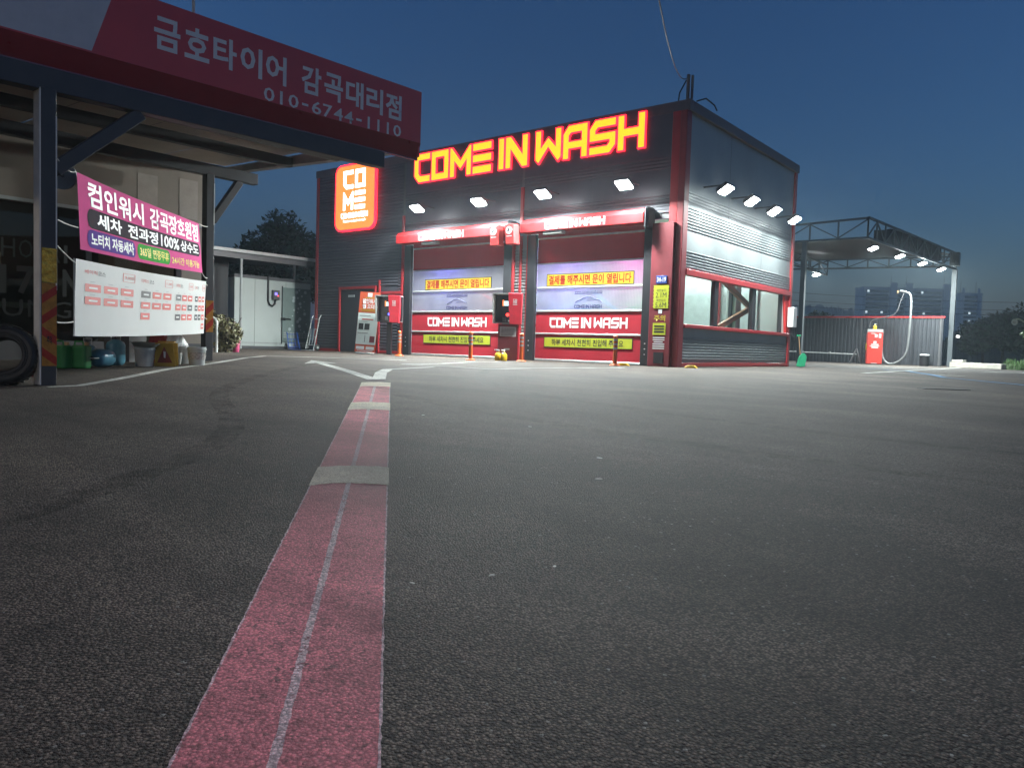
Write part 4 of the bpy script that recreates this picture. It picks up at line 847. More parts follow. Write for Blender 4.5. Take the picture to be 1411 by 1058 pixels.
def cylinder(label, loc, rot, s=1):
    t = thing('gas_cylinder', label, 'gas cylinder', loc); t.rotation_euler = rot
    MB().lathe([(.10 * s, 0), (.135 * s, .03 * s), (.15 * s, .08 * s), (.15 * s, .34 * s), (.13 * s, .39 * s), (.07 * s, .43 * s), (.03 * s, .44 * s)], 20).build('body', GBLU, t, smooth=True)
    MB().lathe([(.02 * s, .44 * s), (.02 * s, .49 * s), (.035 * s, .49 * s), (.035 * s, .52 * s)], 10).build('valve', BLK, t)
    MB().tube([(-.08 * s, 0, .42 * s), (-.09 * s, 0, .56 * s), (.09 * s, 0, .56 * s), (.08 * s, 0, .42 * s)], .010, 6).build('guard_handle', GALV, t, smooth=True); return t
cylinder('pale blue gas cylinder lying on its side below the banner', G(151, 505.5) + V((-.0, .0, .15)), (R(90), 0, R(35)), .95)
cylinder('blue gas cylinder standing upright behind the lying one', G(160, 504) + V((-.25, .1, 0)), (0, 0, .6), 1.0); cylinder('dark blue gas cylinder standing behind the green cans', G(128, 504.5) + V((-.2, 0, 0)), (0, 0, .6), .8)
PAIL = mat('white_pail_plastic', (.50, .52, .50), .45, dirt=.2)
def pail(label, loc, s, cover=None, rz=0):
    t = thing('bucket', label, 'bucket', loc, rz, 'buckets under the canopy')
    MB().lathe([(.115 * s, 0), (.12 * s, .004), (.145 * s, .25 * s), (.155 * s, .252 * s), (.155 * s, .27 * s), (.145 * s, .272 * s), (.147 * s, .30 * s), (.140 * s, .30 * s), (.118 * s, .02)], 24, None, True, True).build('pail', PAIL, t, smooth=True)
    MB().tube([(.15 * s * math.cos(a), .16 * s * math.sin(a) - .02, .24 * s - .13 * s * math.sin(a)) for a in [math.pi * k / 10 for k in range(11)]], .004, 5).build('wire_handle', GALV, t)
    if cover == 'label': MB().lathe([(.131 * s, .09 * s), (.1425 * s, .21 * s)], 24, None, False, False).build('printed_label', mat('label_print', (.42, .38, .36), .5, var=.5, scale=30), t)
    if cover == 'bowl': MB().lathe([(.15 * s, .302 * s), (.2 * s, .36 * s), (.205 * s, .36 * s), (.15 * s, .306 * s)], 24, M4.Rotation(R(4), 4, 'Y')).build('bowl_cover', mat('grey_bowl', (.24, .25, .22), .5), t, smooth=True)
    return t
pail('white bucket covered by a grey bowl, left of the yellow floor sign', G(199, 504.8), 1.1, 'bowl'); pail('white bucket with printed label nearest the rear canopy post', G(271, 503), 1.08, 'label', .4); pail('white bucket half hidden behind the labelled bucket', G(258, 501.5) + V((-.15, 0, 0)), 1.05, None, 1.2)
pail('small pale tub squeezed between floor sign and buckets', G(246, 502.5) + V((-.1, 0, 0)), .7, None, 2)
ws = thing('floor_sign', 'yellow plastic wet floor warning sign with red triangle among the buckets', 'floor sign', G(229.5, 504.3), R(50))
YSG = mat('dirty_yellow_plastic', (.42, .27, .03), .5, dirt=.25)
for s in (-1, 1):
    m = M4.Rotation(R(10 * s), 4, 'X') @ frame((0, -.10 * s, 0), (1, 0, 0), (0, 0, 1)); pn = MB().prism([(-.17, 0), (.17, 0), (.14, .42), (-.14, .42)], -.006, .006, m).build('board', YSG, ws, bevel=.004)
    if s == 1:
        MB().prism([(-.12, .08), (.12, .08), (0, .36)], .007, .009, m).build('triangle', mat('maroon_print', (.20, .03, .02), .5), pn); MB().prism([(-.012, .17), (.014, .16), (.022, .27), (-.014, .28)], .0095, .011, m).build('figure_mark', WTXT, pn)
BX('hinge', YSG, ws, -.13, .13, -.035, .035, .405, .425)
# bag and clutter behind
bgp = G(252, 502); bgt = thing('plastic_bag', 'crumpled clear plastic bag standing behind the buckets', 'bag', V((bgp.x - .35, bgp.y + .05, bgp.z)))
b = MB(); pr = [(.10, 0), (.18, .05), (.21, .2), (.19, .36), (.12, .5), (.05, .58), (.08, .66)]; b.lathe(pr, 22)
for v in b.v: k = 1 + .22 * math.sin(v.z * 23 + math.atan2(v.y, v.x) * 5) * .6 + random.uniform(-.09, .09); v.x *= k; v.y *= k
b.build('film', FILM, bgt)
rd = thing('red_parasol_cover', 'red cloth bundle standing behind the yellow floor sign', 'cloth bundle', V((bgp.x - .55, bgp.y - .15, bgp.z)))
b = MB().lathe([(.14, 0), (.17, .2), (.15, .42), (.1, .62), (.05, .66)], 16)
for v in b.v: k = 1 + .25 * math.sin(math.atan2(v.y, v.x) * 6 + v.z * 3); v.x *= k; v.y *= k
b.build('cloth', mat('red_cloth', (.30, .03, .03), .8), rd, smooth=True)
cb = thing('crate', 'dark grey plastic crate against the shop behind the buckets', 'crate', G(200, 501.5) + V((-1.0, .1, 0)), R(20))
for a in ((-.3, .3, -.2, -.18), (-.3, .3, .18, .2), (-.3, -.28, -.179, .179), (.28, .3, -.179, .179)): BX('crate_side', GREY, cb, *a, 0, .5)
BX('crate_floor', GREY, cb, -.279, .279, -.179, .179, 0, .02)

# ================================================================== COLD ROOM BEHIND, LEFT
FX = -16.4
cr = thing('cold_room', 'pale green walk-in cold room with snow-dotted door under a lean-to roof', 'cold room', (0, 0, 0))
PGRN = mat('pale_green_panel', (.52, .57, .54), .45, var=.06, scale=.8, dirt=.1); PGRD = mat('grey_green_door', (.22, .28, .26), .4, var=.08)
for a, b in ((-2.38, -1.562), (-1.55, -.232), (-.22, .9)): BX('wall_panel', PGRN, cr, FX - .1, FX, a, b, .1, 2.58)
BX('top_trim', GREY, cr, FX - .1, FX + .012, -2.40, .92, 2.582, 2.70); BX('plinth', GREY, cr, FX - .1, FX + .01, -2.40, .92, 0, .098)
BX('rail', GALV, cr, FX + .001, FX + .02, -2.38, -.36, .2, .24)
BX('side_panel', PGRN, cr, FX - 3, FX - .101, -2.38, -2.28, .1, 2.58); BX('rear_panel', PGRN, cr, FX - 3, FX - 2.9, -2.27, .9, .1, 2.58); BX('roof', GREY, cr, FX - 3, FX - .101, -2.38, .9, 2.585, 2.66)
dr = BX('door', PGRD, cr, FX + .005, FX + .06, -.40, .88, .28, 2.36, .01)
DOT = mat('pale_dots', (.5, .56, .55), .5)
for i in range(26):
    y = .34 + .5 * math.sin(i * 2.4) * random.random() * .9; z = 2.3 - i * .068 + random.uniform(-.05, .05); r = random.choice((.03, .045, .065))
    MB().lathe([(r, 0), (r, .003)], 8, SIDE(min(.8, max(-.2, y)), z, FX + .061)).build('snow_dot', DOT, dr)
for k in range(9):
    for j in range(3): BX('grid_mark', GALV, dr, FX + .061, FX + .064, -.34 + k * .135, -.25 + k * .135, .44 + j * .08, .49 + j * .08)
MB().box(FX + .061, FX + .11, -.46, -.30, 1.10, 1.20).tube([(FX + .1, -.36, 1.15), (FX + .13, -.2, 1.17), (FX + .11, -.06, 1.15)], .025, 8).build('door_handle', BLK, dr)
MB().tube([(FX + .03, -.40, .2), (FX + .03, -.40, 2.4)], .02, 6).build('door_edge_seal', BLK, dr)
bx = BX('control_box', GREY, cr, FX + .001, FX + .14, -.86, -.58, 1.86, 2.22, .01); BX('display', mat('violet_display', (.25, .2, 1), emit=1.6), bx, FX + .141, FX + .145, -.80, -.70, 2.03, 2.13); BX('display', mat('red_display', (1, .1, .1), emit=1.3), bx, FX + .141, FX + .145, -.69, -.63, 1.98, 2.04)
MB().tube([(FX + .04, -1.02, 2.75), (FX + .04, -1.02, 1.8), (FX + .06, -.96, 1.66), (FX + .06, -.84, 1.62), (FX + .06, -.74, 1.70), (FX + .06, -.72, 1.86)], .035, 8).build('conduit', BLK, cr, smooth=True)
lt = thing('lean_to_roof', 'low lean-to roof with pale edge above the cold room', 'roof', (0, 0, 0))
BX('roof_edge', GALV, lt, FX + .9, FX + .98, -5.5, .4, 3.36, 3.47); BX('roof_sheet', GREY, lt, FX - 3, FX + .899, -5.5, .4, 3.38, 3.42); BX('under_beam', GREY, lt, FX + .75, FX + .88, -5.5, .4, 3.16, 3.375)
for y in (-2.62, -.0): MB().tube([(FX + .82, y, 0 if y < -1 else 2.72), (FX + .82, y, 3.16)] if y < -1 else [(FX - .3, .35, 2.66), (FX - .3, .35, 3.38)], .045, 8).build('post', GALV, lt, smooth=True)
BX('rear_board', BLK, lt, FX - .4, FX - .3, -5.5, -2.45, 0, 3.375)
# ------------------------------------------------------------------ plants
def leafmat(name, c, rough=.6):
    m = bpy.data.materials.new(name); m.use_nodes = True; n = m.node_tree.nodes; L = m.node_tree.links; b = n['Principled BSDF']; b.inputs['Roughness'].default_value = rough
    g_ = n.new('ShaderNodeNewGeometry'); hs = n.new('ShaderNodeHueSaturation'); hs.inputs['Color'].default_value = (*c, 1)
    mr = n.new('ShaderNodeMapRange'); mr.inputs[3].default_value = .55; mr.inputs[4].default_value = 1.5; L.new(g_.outputs['Random Per Island'], mr.inputs[0]); L.new(mr.outputs[0], hs.inputs['Value'])
    m2 = n.new('ShaderNodeMapRange'); m2.inputs[3].default_value = .46; m2.inputs[4].default_value = .53; L.new(g_.outputs['Random Per Island'], m2.inputs[0]); L.new(m2.outputs[0], hs.inputs['Hue'])
    L.new(hs.outputs[0], b.inputs['Base Color']); return m
LDK = leafmat('tree_leaves', (.035, .06, .03)); LDR = leafmat('dry_leaves', (.14, .13, .06)); LGR = leafmat('grass_blades', (.045, .10, .02)); BARK = mat('bark', (.05, .04, .03), .9, bump=.6)
def leaves(clumps, n, size, rnd):
    vs = []; fs = []; tot = sum(r ** 2 for c, r in clumps)
    for c, r in clumps:
        for _ in range(int(n * r * r / tot)):
            d = V((rnd.gauss(0, 1), rnd.gauss(0, 1), rnd.gauss(0, 1))).normalized(); p = V(c) + V((d.x, d.y, d.z * .8)) * (r * rnd.random() ** .4)
            a = V((rnd.gauss(0, 1), rnd.gauss(0, 1), rnd.gauss(0, .6))).normalized(); b_ = a.cross(d + V((.1, .2, .3))).normalized(); s = size * rnd.uniform(.6, 1.4); o = len(vs)
            vs += [p - a * s, p + b_ * s * .45, p + a * s, p - b_ * s * .45]; fs.append((o, o + 1, o + 2, o + 3))
    return MB().add(vs, fs)
def tree(name, label, loc, h, cr_, n, size, seed, cat='tree', group=None, m=LDK):
    rnd = random.Random(seed); t = thing(name, label, cat, loc, 0, group); cl = []
    tr = MB().tube([(0, 0, -.1), (.05 * h * rnd.uniform(-1, 1), .05 * h * rnd.uniform(-1, 1), h * .35), (0, 0, h * .75)], .1, 8, [h * .03, h * .022, h * .008])
    for k in range(int(9 + cr_)):
        a = rnd.uniform(0, 6.28); q = rnd.uniform(.25, 1) * cr_ * .75; z = h * rnd.uniform(.42, .93); q *= 1.15 - .6 * abs(z / h - .6)
        c = V((math.cos(a) * q, math.sin(a) * q, z)); cl.append((c, cr_ * rnd.uniform(.28, .5))); tr.tube([(0, 0, z * .6), V((c.x * .5, c.y * .5, z * .85)), c], .05, 5, [h * .012, h * .008, h * .003])
    tr.build('trunk', BARK, t, smooth=True); leaves(cl, n, size, rnd).build('crown', m, t); return t
for i, (px, d, h, c, l) in enumerate(((312, 52, 6.9, 3.2, 'dark tree behind the lean-to roof, lowest and farthest left'), (352, 50, 7.1, 2.9, 'dark tree behind the cold room, in the middle'), (398, 47, 7.8, 3.0, 'tallest dark tree behind the cold room, rising beside the car wash'), (440, 54, 7.6, 3.2, 'dark tree half hidden behind the left corner of the car wash'))):
    x, y = pd(px, d); tree('tree', l, (x, y, 0), h, c, 5200, .17, 20 + i, group='dark trees behind the cold room')
# dry bush, pink pot and white pipe behind the rear canopy post
p = G(311, 485.5); pl = thing('dry_bush', 'dry olive bush spilling over beside the cold room', 'bush', p)
rnd = random.Random(3); cl = [((rnd.uniform(-.3, .3), rnd.uniform(-.3, .3), z), rnd.uniform(.2, .36)) for z in (.15, .25, .35, .5, .6, .7, .45, .3, .82)]
st = MB()
for k in range(14): a = rnd.uniform(0, 6.3); st.tube([(0, 0, 0), (math.cos(a) * .15, math.sin(a) * .15, .45), (math.cos(a) * .4, math.sin(a) * .4, rnd.uniform(.5, .95))], .012, 5)
st.build('stems', BARK, pl); leaves(cl, 1600, .06, rnd).build('foliage', LDR, pl)
pp = thing('flower_pot', 'pink plastic flower pot beside the dry bush', 'pot', G(325, 485.3)); MB().lathe([(.075, 0), (.085, .02), (.10, .28), (.115, .28), (.115, .32), (.10, .32), (.09, .1)], 18).build('pot', mat('pink_plastic', (.65, .10, .22), .4), pp, smooth=True)
stp = MB()
for k in range(6): stp.tube([(0, 0, .25), (.05 * math.cos(k), .05 * math.sin(k), .5), (.2 * math.cos(k * 1.1), .2 * math.sin(k * 1.1), .55 + .05 * k)], .008, 5)
stp.build('stems', LDR, pp)
wpz = G(298.5, 485.6); wp_ = thing('standpipe', 'white pipe with bent top behind the rear canopy post', 'pipe', wpz); MB().tube([(0, 0, 0), (0, 0, .78), (-.05, -.02, .86), (-.22, -.12, 1.0)], .03, 8).build('pipe', WHTE, wp_, smooth=True); BX('socket', WHTE, wp_, -.28, -.16, -.16, -.06, 0, .2)

# ================================================================== RIGHT SIDE: VACUUM BAY
FY = 27.0
fn = thing('corrugated_fence', 'dark corrugated metal fence with red top rail behind the vacuum bay', 'fence', (0, 0, 0))
FEN = mat('fence_sheet', (.055, .06, .07), .45, .1, var=.12, dirt=.1)
xs = -9.0; k = 0
while xs < 1.45:
    x1 = min(xs + .95, 1.5); vs = []; fs = []; x = xs; pf = []
    while x < x1 - .01: pf += [(x, 0), (x + .10, 0), (x + .125, -.035), (x + .165, -.035), (x + .19, 0)]; x += .19
    pf = [(min(a, x1 - .004), b) for a, b in pf]
    for a, b in pf: vs += [(a, FY + b, .03), (a, FY + b, 2.5)]
    for i in range(len(pf) - 1):
        if pf[i + 1][0] > pf[i][0]: fs.append((i * 2, i * 2 + 2, i * 2 + 3, i * 2 + 1))
    MB().add(vs, fs).build('sheet', FEN, fn); xs = x1; k += 1
BX('top_rail', RRED, fn, -9.0, 1.5, FY - .07, FY + .05, 2.51, 2.60)
for x in (-9.0, -5.8, -2.55, 1.3): BX('fence_post', GREY, fn, x - .05, x + .05, FY - .01, FY + .09, 0, 2.505)
rl = thing('pipe_rail', 'low pipe rail along the fence ending at an A-shaped stand', 'rail', (0, 0, 0)); MB().tube([(-8.0, FY - .45, .58), (-2.5, FY - .5, .5)], .035, 8).build('pipe', GALV, rl, smooth=True)
for x in (-5.5, -4.0): BX('clamp', GALV, rl, x - .05, x + .05, FY - .53, FY - .41, .5, .62)
st_ = MB().bar((-2.6, FY - .5, .8), (-2.88, FY - .7, 0), .07).bar((-2.6, FY - .5, .8), (-2.30, FY - .75, 0), .07).bar((-2.75, FY - .6, .4), (-2.43, FY - .62, .4), .05).bar((-2.6, FY - .5, .8), (-2.6, FY - .2, 0), .06); st_.build('a_stand', GREY, rl)
MB().bar((-8.0, FY - .45, .6), (-8.0, FY - .45, 0), .06).build('foot', GREY, rl)
# vacuum machine
vx, vy = -1.50, 25.6; VRZ = R(18)
VRED = mat('machine_red', (.62, .05, .035), .4, var=.08)
vm = thing('vacuum_machine', 'red coin vacuum machine standing before the corrugated fence', 'vacuum machine', (vx, vy, 0), VRZ)
BX('body', VRED, vm, -.37, .37, -.3, .3, .03, 1.68, .02); BX('top_panel', GALV, vm, -.36, .36, -.29, .29, 1.69, 1.84, .01); BX('plinth', BLK, vm, -.35, .35, -.28, .28, 0, .03)
BX('seam', mat('dark_seam', (.2, .02, .02), .5), vm, -.36, .36, -.304, -.3005, 1.34, 1.355); BX('side_handle', SPY, vm, -.40, -.371, -.1, .1, .75, 1.1)
for b in ((-.02, .10, 1.42, 1.58), (.17, .28, 1.40, 1.62), (-.2, .0, 1.60, 1.63), (-.07, .07, 1.10, 1.22), (-.18, .18, 1.02, 1.07), (-.24, .22, .95, .98), (-.16, .16, .86, .92), (-.14, .14, .05, .075)): BX('print_block', WTXT, vm, b[0], b[1], -.3065, -.3045, b[2], b[3])
BX('print_block', WTXT, vm, -.22, .2, -.2945, -.2905, 1.74, 1.79)
t = spray('yellow spray bottle standing on top of the red vacuum machine', (vx - .02, vy, 1.842))
hs_ = thing('vacuum_hose', 'thick grey hose hanging in a long loop from a boom beside the machine', 'hose', (0, 0, 0))
HG = mat('grey_hose', (.20, .21, .21), .5)
tp_ = onY(1248, 402, vy); hp = [onY(*q, vy) for q in ((1240, 401), (1249, 402.5), (1254.5, 407), (1255.5, 420), (1254, 445), (1252, 468), (1249, 485), (1241, 496), (1230, 501.6), (1222, 500), (1217, 494), (1214.5, 482), (1214.5, 465), (1217, 457))]
def smooth(pts, n=5):
    out = []; P = [pts[0]] + list(pts) + [pts[-1]]
    for i in range(1, len(P) - 2):
        for k in range(n):
            t = k / n; a, b, c, d = P[i - 1], P[i], P[i + 1], P[i + 2]
            out.append(.5 * ((2 * b) + (c - a) * t + (2 * a - 5 * b + 4 * c - d) * t * t + (3 * b - a - 3 * c + d) * t ** 3))
    return out + [P[-2]]
for q in hp: q.z = max(q.z, .075)
MB().tube(smooth(hp), .055, 10).build('hose', HG, hs_, smooth=True)
bm = [onY(*q, vy) for q in ((1198, 452), (1203, 441), (1232, 433.5), (1241, 415), (1247, 400.5))]; MB().tube(smooth(bm, 4), .028, 8).build('boom', GREY, hs_, smooth=True)
# canopy frame over the bay
vb = thing('bay_canopy', 'dark steel truss canopy over the vacuum bay with lamps along its edge', 'canopy', (0, 0, 0))
TR = mat('truss_steel', (.085, .10, .11), .5, .1, dirt=.15)
A0, A1, A2, A3 = V((0, 17.2, 0)), V((1.75, 27.6, 0)), V((-8.0, 28.0, 0)), V((-8.5, 17.4, 0))
def truss(a, b, zb0, zt0, zb1, zt1, n, w_=.09, m=TR):
    d = b - a
    def pt(t, top): z = (zt0 * (1 - t) + zt1 * t) if top else (zb0 * (1 - t) + zb1 * t); q = a + d * t; return V((q.x, q.y, z))
    MB().bar(pt(0, 1), pt(1, 1), w_).build('chord', m, vb); MB().bar(pt(0, 0), pt(1, 0), w_).build('chord', m, vb)
    for k in range(n + 1): MB().bar(pt(k / n, 0) + UP * w_ * .5, pt(k / n, 1) - UP * w_ * .5, w_ * .7).build('truss_post', m, vb)
    for k in range(n): MB().bar(pt(k / n, k % 2) + UP * (.05 if k % 2 == 0 else -.05), pt((k + 1) / n, 1 - k % 2) + UP * (.05 if k % 2 else -.05), w_ * .55).build('truss_diagonal', m, vb)
truss(A0, A1, 5.45, 6.30, 5.05, 5.85, 12); truss(A3, A0, 5.5, 6.1, 5.45, 6.28, 7); truss(A2, A1, 5.45, 5.95, 5.2, 5.7, 9); truss(A3 + V((3.2, 0, 0)), A2 + V((3.2, 0, 0)), 5.2, 5.9, 5.0, 5.6, 8, .08)
MB().add([(0.02, 18.0, 5.50), (1.75, 27.5, 5.78), (-8, 27.9, 5.9), (-8.4, 17.8, 5.62)], [(0, 1, 2, 3)]).build('roof_sheet', mat('dark_roof_sheet', (.022, .025, .032), .7), vb)
dn = A1 - A0; cv = MB(); cvp = [(.06, 5.44, 5.85), (.16, 5.42, 5.98), (.22, 5.40, 6.12), (.45, 5.28, 6.08), (.48, 5.27, 6.17), (.55, 5.24, 6.02), (.75, 5.17, 5.93), (.80, 5.3, 5.92)]; vs = []
for t, zb, zt in cvp: q = A0 + dn * t; vs += [(q.x - .02, q.y, zb), (q.x - .02, q.y, zt)]
cv.add(vs, [(i * 2, i * 2 + 2, i * 2 + 3, i * 2 + 1) for i in range(len(cvp) - 1)]).build('side_cover', mat('dark_canvas', (.03, .034, .036), .8), vb)
BX('post', TR, vb, -2.72, -2.52, 17.15, 17.35, 0, 5.45); BX('post', TR, vb, 1.60, 1.82, 27.45, 27.67, 0, 5.05); BX('post', TR, vb, -8.1, -7.9, 27.9, 28.1, 0, 5.45); BX('post', TR, vb, -8.6, -8.4, 17.3, 17.5, 0, 5.5)
BX('junction_box', TR, vb, 1.55, 1.9, 27.3, 27.75, 5.2, 5.9)
lab = ('first hanging floodlight of the vacuum bay canopy, nearest the car wash', 'second hanging floodlight of the vacuum bay canopy', 'third hanging floodlight of the vacuum bay canopy', 'last hanging floodlight of the vacuum bay canopy, by the far post')
for l, q in zip(lab, ((1203, 342), (1240, 353), (1271, 363), (1297, 371))):
    p = onZ(*q, 5.1); f_ = flood(l, p, (1, -.15, 0), 22, FLOOD_BAY, 0, 'floodlights of the vacuum bay'); MB().tube([(0, 0, .05), (-.1, 0, .3)], .02, 6).build('hanger', GREY, f_)
p = onZ(1125, 378, 5.0); f_ = flood('lone floodlight at the far left of the vacuum bay canopy', p, (1, -.4, 0), 22, FLOOD_BAY * .6, 0, 'floodlights of the vacuum bay'); MB().tube([(0, 0, .05), (-.1, 0, .3)], .02, 6).build('hanger', GREY, f_)
MB().bar((p.x - .1, p.y, 5.32), (p.x - .1, 27.9, 5.32), .05).build('lamp_rail', TR, vb)
bn_ = thing('waste_bin', 'small dark bin at the end of the fence by the far post', 'bin', (.75, 26.4, 0)); MB().lathe([(.22, 0), (.24, .5), (.26, .5), (.26, .55)], 16).build('drum', BLK, bn_, smooth=True); MB().lathe([(.25, .551), (.2, .62)], 16).build('lid', GALV, bn_, smooth=True)
# kerb blocks
ka, kb = G(1311, 506.2), G(1383, 509.4); ka.z = kb.z = 0
kt = thing('concrete_kerb', 'long pale concrete kerb block at the right edge of the lot', 'kerb', (ka + kb) / 2, math.atan2((kb - ka).y, (kb - ka).x)); L2 = (kb - ka).length / 2
BX('block', CONC, kt, -L2, L2, -.15, .15, 0, .26, .02)
kk = thing('concrete_block', 'short concrete block set on the left end of the kerb', 'block', (ka + kb) / 2 + (ka - kb).normalized() * (L2 - .42) + V((0, 0, .262)), kt.rotation_euler.z); BX('block', CONC, kk, -.33, .33, -.12, .12, 0, .12, .02)
# grass, drooping plant at the right edge
def tufts(name, label, pts, n, h, rnd):
    vs = []; fs = []
    for _ in range(n):
        c, s = rnd.choice(pts); a = rnd.uniform(0, 6.3); q = s * math.sqrt(rnd.random()); x, y = c[0] + math.cos(a) * q, c[1] + math.sin(a) * q; z = gz(x, y); hh = h * rnd.uniform(.4, 1.1) * (1.1 - .6 * q / s); a = rnd.uniform(0, 6.3); wd = .018; o = len(vs); lx, ly = math.cos(a) * hh * .35, math.sin(a) * hh * .35
        vs += [(x - wd * math.sin(a), y + wd * math.cos(a), z), (x + wd * math.sin(a), y - wd * math.cos(a), z), (x + lx * .4 + wd * .8 * math.sin(a), y + ly * .4, z + hh * .6), (x + lx, y + ly, z + hh)]; fs.append((o, o + 1, o + 2, o + 3))
    return tag(MB().add(vs, fs).build(name, LGR), label, 'grass', kind='stuff')
g1 = pd(1412, 34.5); g2 = pd(1440, 34); g3 = pd(1392, 35.5)
tufts('grass_verge', 'bright green grass clump at the right edge past the kerb', [(g1, .7), (g2, .9), (g3, .35), (pd(1425, 37), .9)], 5200, .52, random.Random(5))
sx, sy = pd(1424, 30); sf = thing('drooping_plant', 'pale drooping flower head on a curved stem at the right edge', 'plant', (sx, sy, 0))
rv = RH; upz = lambda px, py: (V((*pd(px, 30), 0)) - V((sx, sy, 0))) + UP * (.43 + (475.4 + .031 * (px - 705.5) - py) / FPX * 30)
MB().tube(smooth([V((0, 0, 0)), upz(1425, 470), upz(1416, 449), upz(1407, 445), upz(1399, 440), upz(1393, 441)], 4), .03, 6).build('stem', mat('pale_stem', (.28, .32, .22), .6), sf, smooth=True)
hb_ = upz(1391, 444); vs = MB()
for k in range(14):
    a = 2 * math.pi * k / 14; d = (RH * math.cos(a) + UP * math.sin(a)) * .11 - FH * .05; s_ = (RH * -math.sin(a) + UP * math.cos(a)) * .03; vs.add([hb_ + d * .3 - s_ * .6, hb_ + d * .3 + s_ * .6, hb_ + d + s_, hb_ + d * 1.25, hb_ + d - s_], [(0, 1, 2, 3, 4)])
vs.build('petals', mat('pale_petals', (.42, .44, .36), .7), sf); MB().lathe([(.02, -.05), (.07, -.03), (.075, .02), (.03, .04)], 12, M4.Translation(hb_)).build('flower_head', mat('grey_green_head', (.3, .32, .25), .8), sf, smooth=True)
leaves([(upz(1406, 460), .14), (upz(1412, 462), .2), (upz(1424, 466), .3)], 160, .07, random.Random(8)).build('foliage', leafmat('plant_leaves', (.10, .17, .06)), sf)

# ================================================================== BACKGROUND
HILL = mat('dark_wooded_hill', (.020, .026, .022), 1, var=.5, scale=.08, spec=.1)
def ridge(d0, pts, name='hills', seed=1, depth=120):
    rnd = random.Random(seed); vs = []; fs = []; n = 0; P = []
    for i in range(len(pts) - 1):
        for k in range(24): t = k / 24; P.append((pts[i][0] * (1 - t) + pts[i + 1][0] * t, pts[i][1] * (1 - t) + pts[i + 1][1] * t))
    P.append(pts[-1])
    for px, py in P:
        h = .43 + (475.4 + .031 * (px - 705.5) - py) / FPX * d0 + rnd.uniform(-.012, .012) * d0 * .25
        for dd, zz in ((-.25, -.5), (-.12, h * .45), (-.03, h * .85), (0, h), (.15, h * .6), (.4, -.5)):
            x, y = pd(px, d0 + dd * depth); vs.append((x, y, zz))
    m = 6
    for i in range(len(P) - 1):
        for k in range(m - 1): fs.append((i * m + k, (i + 1) * m + k, (i + 1) * m + k + 1, i * m + k + 1))
    return tag(MB().add(vs, fs).build(name, HILL, None, smooth=True), kind='structure')
ridge(900, [(-900, 446), (-300, 442), (200, 455), (700, 440), (1000, 428), (1110, 421), (1150, 424), (1180, 429), (1260, 434), (1330, 440), (1411, 446), (1700, 450), (2300, 470)], 'far_hills', 2, 300)
ridge(150, [(1290, 470), (1322, 452), (1345, 442), (1362, 436), (1378, 435), (1390, 438), (1411, 433), (1450, 428), (1560, 440), (1800, 455)], 'wooded_slope', 3, 60)
for i, (px, d, h, c, l) in enumerate(((1120, 70, 3.9, 2.2, 'dark tree beyond the fence, right behind the near canopy post'), (1352, 58, 3.4, 2.2, 'low dark tree beyond the kerb, nearest the far post'), (1378, 60, 4.0, 2.6, 'dark rounded tree beyond the right end of the kerb'), (1415, 55, 4.2, 2.8, 'dark tree at the right edge behind the drooping plant'))):
    x, y = pd(px, d); tree('tree', l, (x, y, 0), h, c, 3000, .2, 40 + i, group='dark trees beyond the lot')
APT = mat('apartment_concrete', (.74, .76, .76), .8, var=.08, scale=.1); APW = mat('apartment_dark_glass', (.03, .035, .045), .2); LITW = mat('lit_window', (1, .85, .55), emit=1.3); LITC = mat('lit_window_cool', (.8, .95, 1), emit=1.2)
def block(label, pxa, pxb, ytop, d, floors, fh, bays, lit, core):
    mid = (pxa + pxb) / 2; x, y = pd(mid, d); wd = (pxb - pxa) / FPX * d; top = .43 + (475.4 + .031 * (mid - 705.5) - ytop) / FPX * d
    t = thing('apartment_block', label, 'building', (x, y, 0), YAW, 'apartment blocks in the distance'); h = wd / 2
    BX('wall', APT, t, -h, h, 0, 12, -1, top)
    for c in core: BX('stair_tower', APT, t, c * wd - h - wd * .035, c * wd - h + wd * .035, -1.2, 0, -1, top + 4); BX('roof_mast', GREY, t, c * wd - h - .12, c * wd - h + .12, 3, 3.25, top, top + 9)
    BX('parapet', APT, t, -h - .3, h + .3, -.3, 12.3, top + .002, top + .9)
    for f in range(floors):
        z = top - 1.0 - (f + 1) * fh
        edges = [0] + list(core) + [1]
        for a, b in zip(edges[:-1], edges[1:]):
            x0 = a * wd - h + wd * (.05 if a else .03); x1 = b * wd - h - wd * (.05 if b < 1 else .03)
            if x1 - x0 < 2: continue
            BX('window_band', APW, t, x0, x1, -.25, -.02, z + fh * .38, z + fh * .92); BX('balcony_slab', APT, t, x0, x1, -1.0, -.01, z, z + fh * .33)
    for fx, fl, m in lit: z = top - 1 - (fl + 1) * fh; xx = fx * wd - h; BX('lit_window', m, t, xx, xx + 1.3, -.45, -.26, z + fh * .42, z + fh * .9)
    return t
block('wide pale apartment block far behind the fence', 1183, 1306, 399, 500, 16, 2.75, 6, [(.03, 5, LITC), (.36, 0, LITW), (.37, 0, LITW), (.51, 6, LITW), (.64, 0, LITC), (.67, 5, LITC), (.53, 4, LITC), (.04, 0, LITC), (.88, 8, LITW), (.20, 5, LITC)], (.33, .5, .92))
block('narrow pale apartment block right of the far canopy post', 1318, 1346, 406, 520, 15, 2.75, 3, [(.35, 4, LITC), (.36, 6, LITC)], (.05, .8))
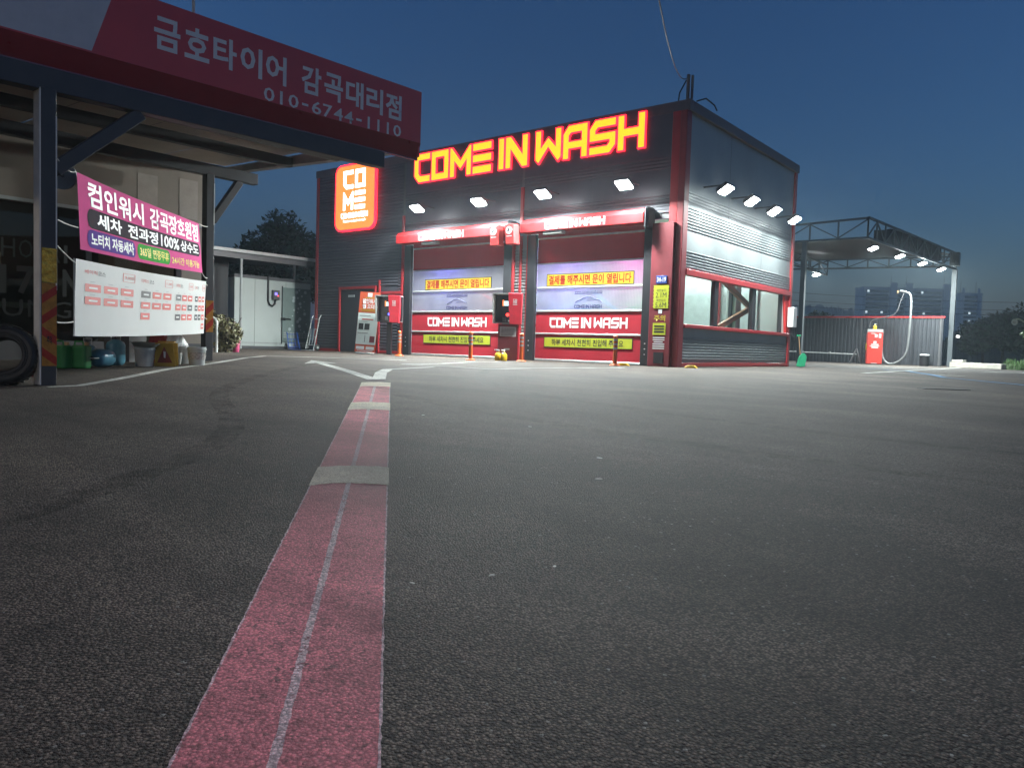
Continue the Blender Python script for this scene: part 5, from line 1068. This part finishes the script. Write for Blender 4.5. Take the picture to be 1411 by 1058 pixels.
for l, px, py, d in (('tiny far street lamp glowing in the dark left of the kerb', 1316, 464, 130), ('tiny far street lamp glowing in the dark right of the kerb', 1346, 470, 125)):
    x, y = pd(px, d); z = .43 + (475.4 + .031 * (px - 705.5) - py) / FPX * d; t = thing('street_lamp', l, 'street lamp', (x, y, 0)); MB().tube([(0, 0, 0), (0, 0, z + .2)], .06, 6).build('pole', BLK, t)
    hd = BX('lamp_head', GREY, t, -.25, .25, -.25, .25, z + .2, z + .3); BX('lamp_lens', mat('far_lamp_lens', (1, .97, .9), emit=14), hd, -.2, .2, -.22, .22, z - .1, z + .199)
# power lines far right
pw = thing('power_line', 'faint power lines crossing the sky right of the far post', 'cable', (*pd(1100, 160), 0))
o_ = pw.location
for k, (ya, yb) in enumerate(((401, 408), (412, 418), (419, 425))):
    a = V((*pd(1060, 160), .43 + (486 - ya) / FPX * 160)) - o_; b = V((*pd(1700, 140), .43 + (506 - yb - 8) / FPX * 140)) - o_; MB().tube([a.lerp(b, t / 8) - UP * (4 * t / 8 * (1 - t / 8) * 1.2) for t in range(9)], .035, 4).build('wire', BLK, pw)
# ------------------------------------------------------------------ road lamp behind the camera (its light falls on the post edge and the sign)
def road_lamp(label, rx, ry, power):
    t = thing('road_lamp', label, 'street lamp', (rx, ry, gz(rx, ry)), 0, 'road lamps along the street')
    MB().tube([(0, 0, 0), (0, 0, 5.5), (0, .5, 6.2), (0, 2.0, 6.5)], .07, 10, [.11, .08, .06, .05]).build('pole', GALV, t, smooth=True); BX('lamp_head', GREY, t, -.16, .16, 1.9, 2.6, 6.44, 6.56, .03)
    BX('lamp_lens', mat('road_lamp_lens', (1, .9, .75), emit=20), t, -.12, .12, 1.98, 2.52, 6.43, 6.4395)
    lamp('AREA', 'road_light', t, (0, 2.25, 6.42), (0, .3, -1), power, (1, .82, .64), .25, .5)
road_lamp('road lamp on the street side of the lot, nearest the red stripe', 18.0, -28.0, ROAD); road_lamp('road lamp on the street side of the lot, on the tyre shop side', -2.0, -27.0, ROAD * .24)

# ------------------------------------------------------------------ thin haze, added for glow round the lamps and a fading distance
hz = MB().box(-2000, 2000, -2000, 2000, -4, 80).build('haze', None); tag(hz, kind='stuff')
hm = bpy.data.materials.new('haze_air'); hm.use_nodes = True; hn = hm.node_tree.nodes; hn.remove(hn['Principled BSDF'])
pv = hn.new('ShaderNodeVolumePrincipled'); pv.inputs['Color'].default_value = (.78, .92, 1, 1); pv.inputs['Density'].default_value = .0009; pv.inputs['Anisotropy'].default_value = .35
hm.node_tree.links.new(pv.outputs[0], hn['Material Output'].inputs['Volume']); hz.data.materials.clear(); hz.data.materials.append(hm)
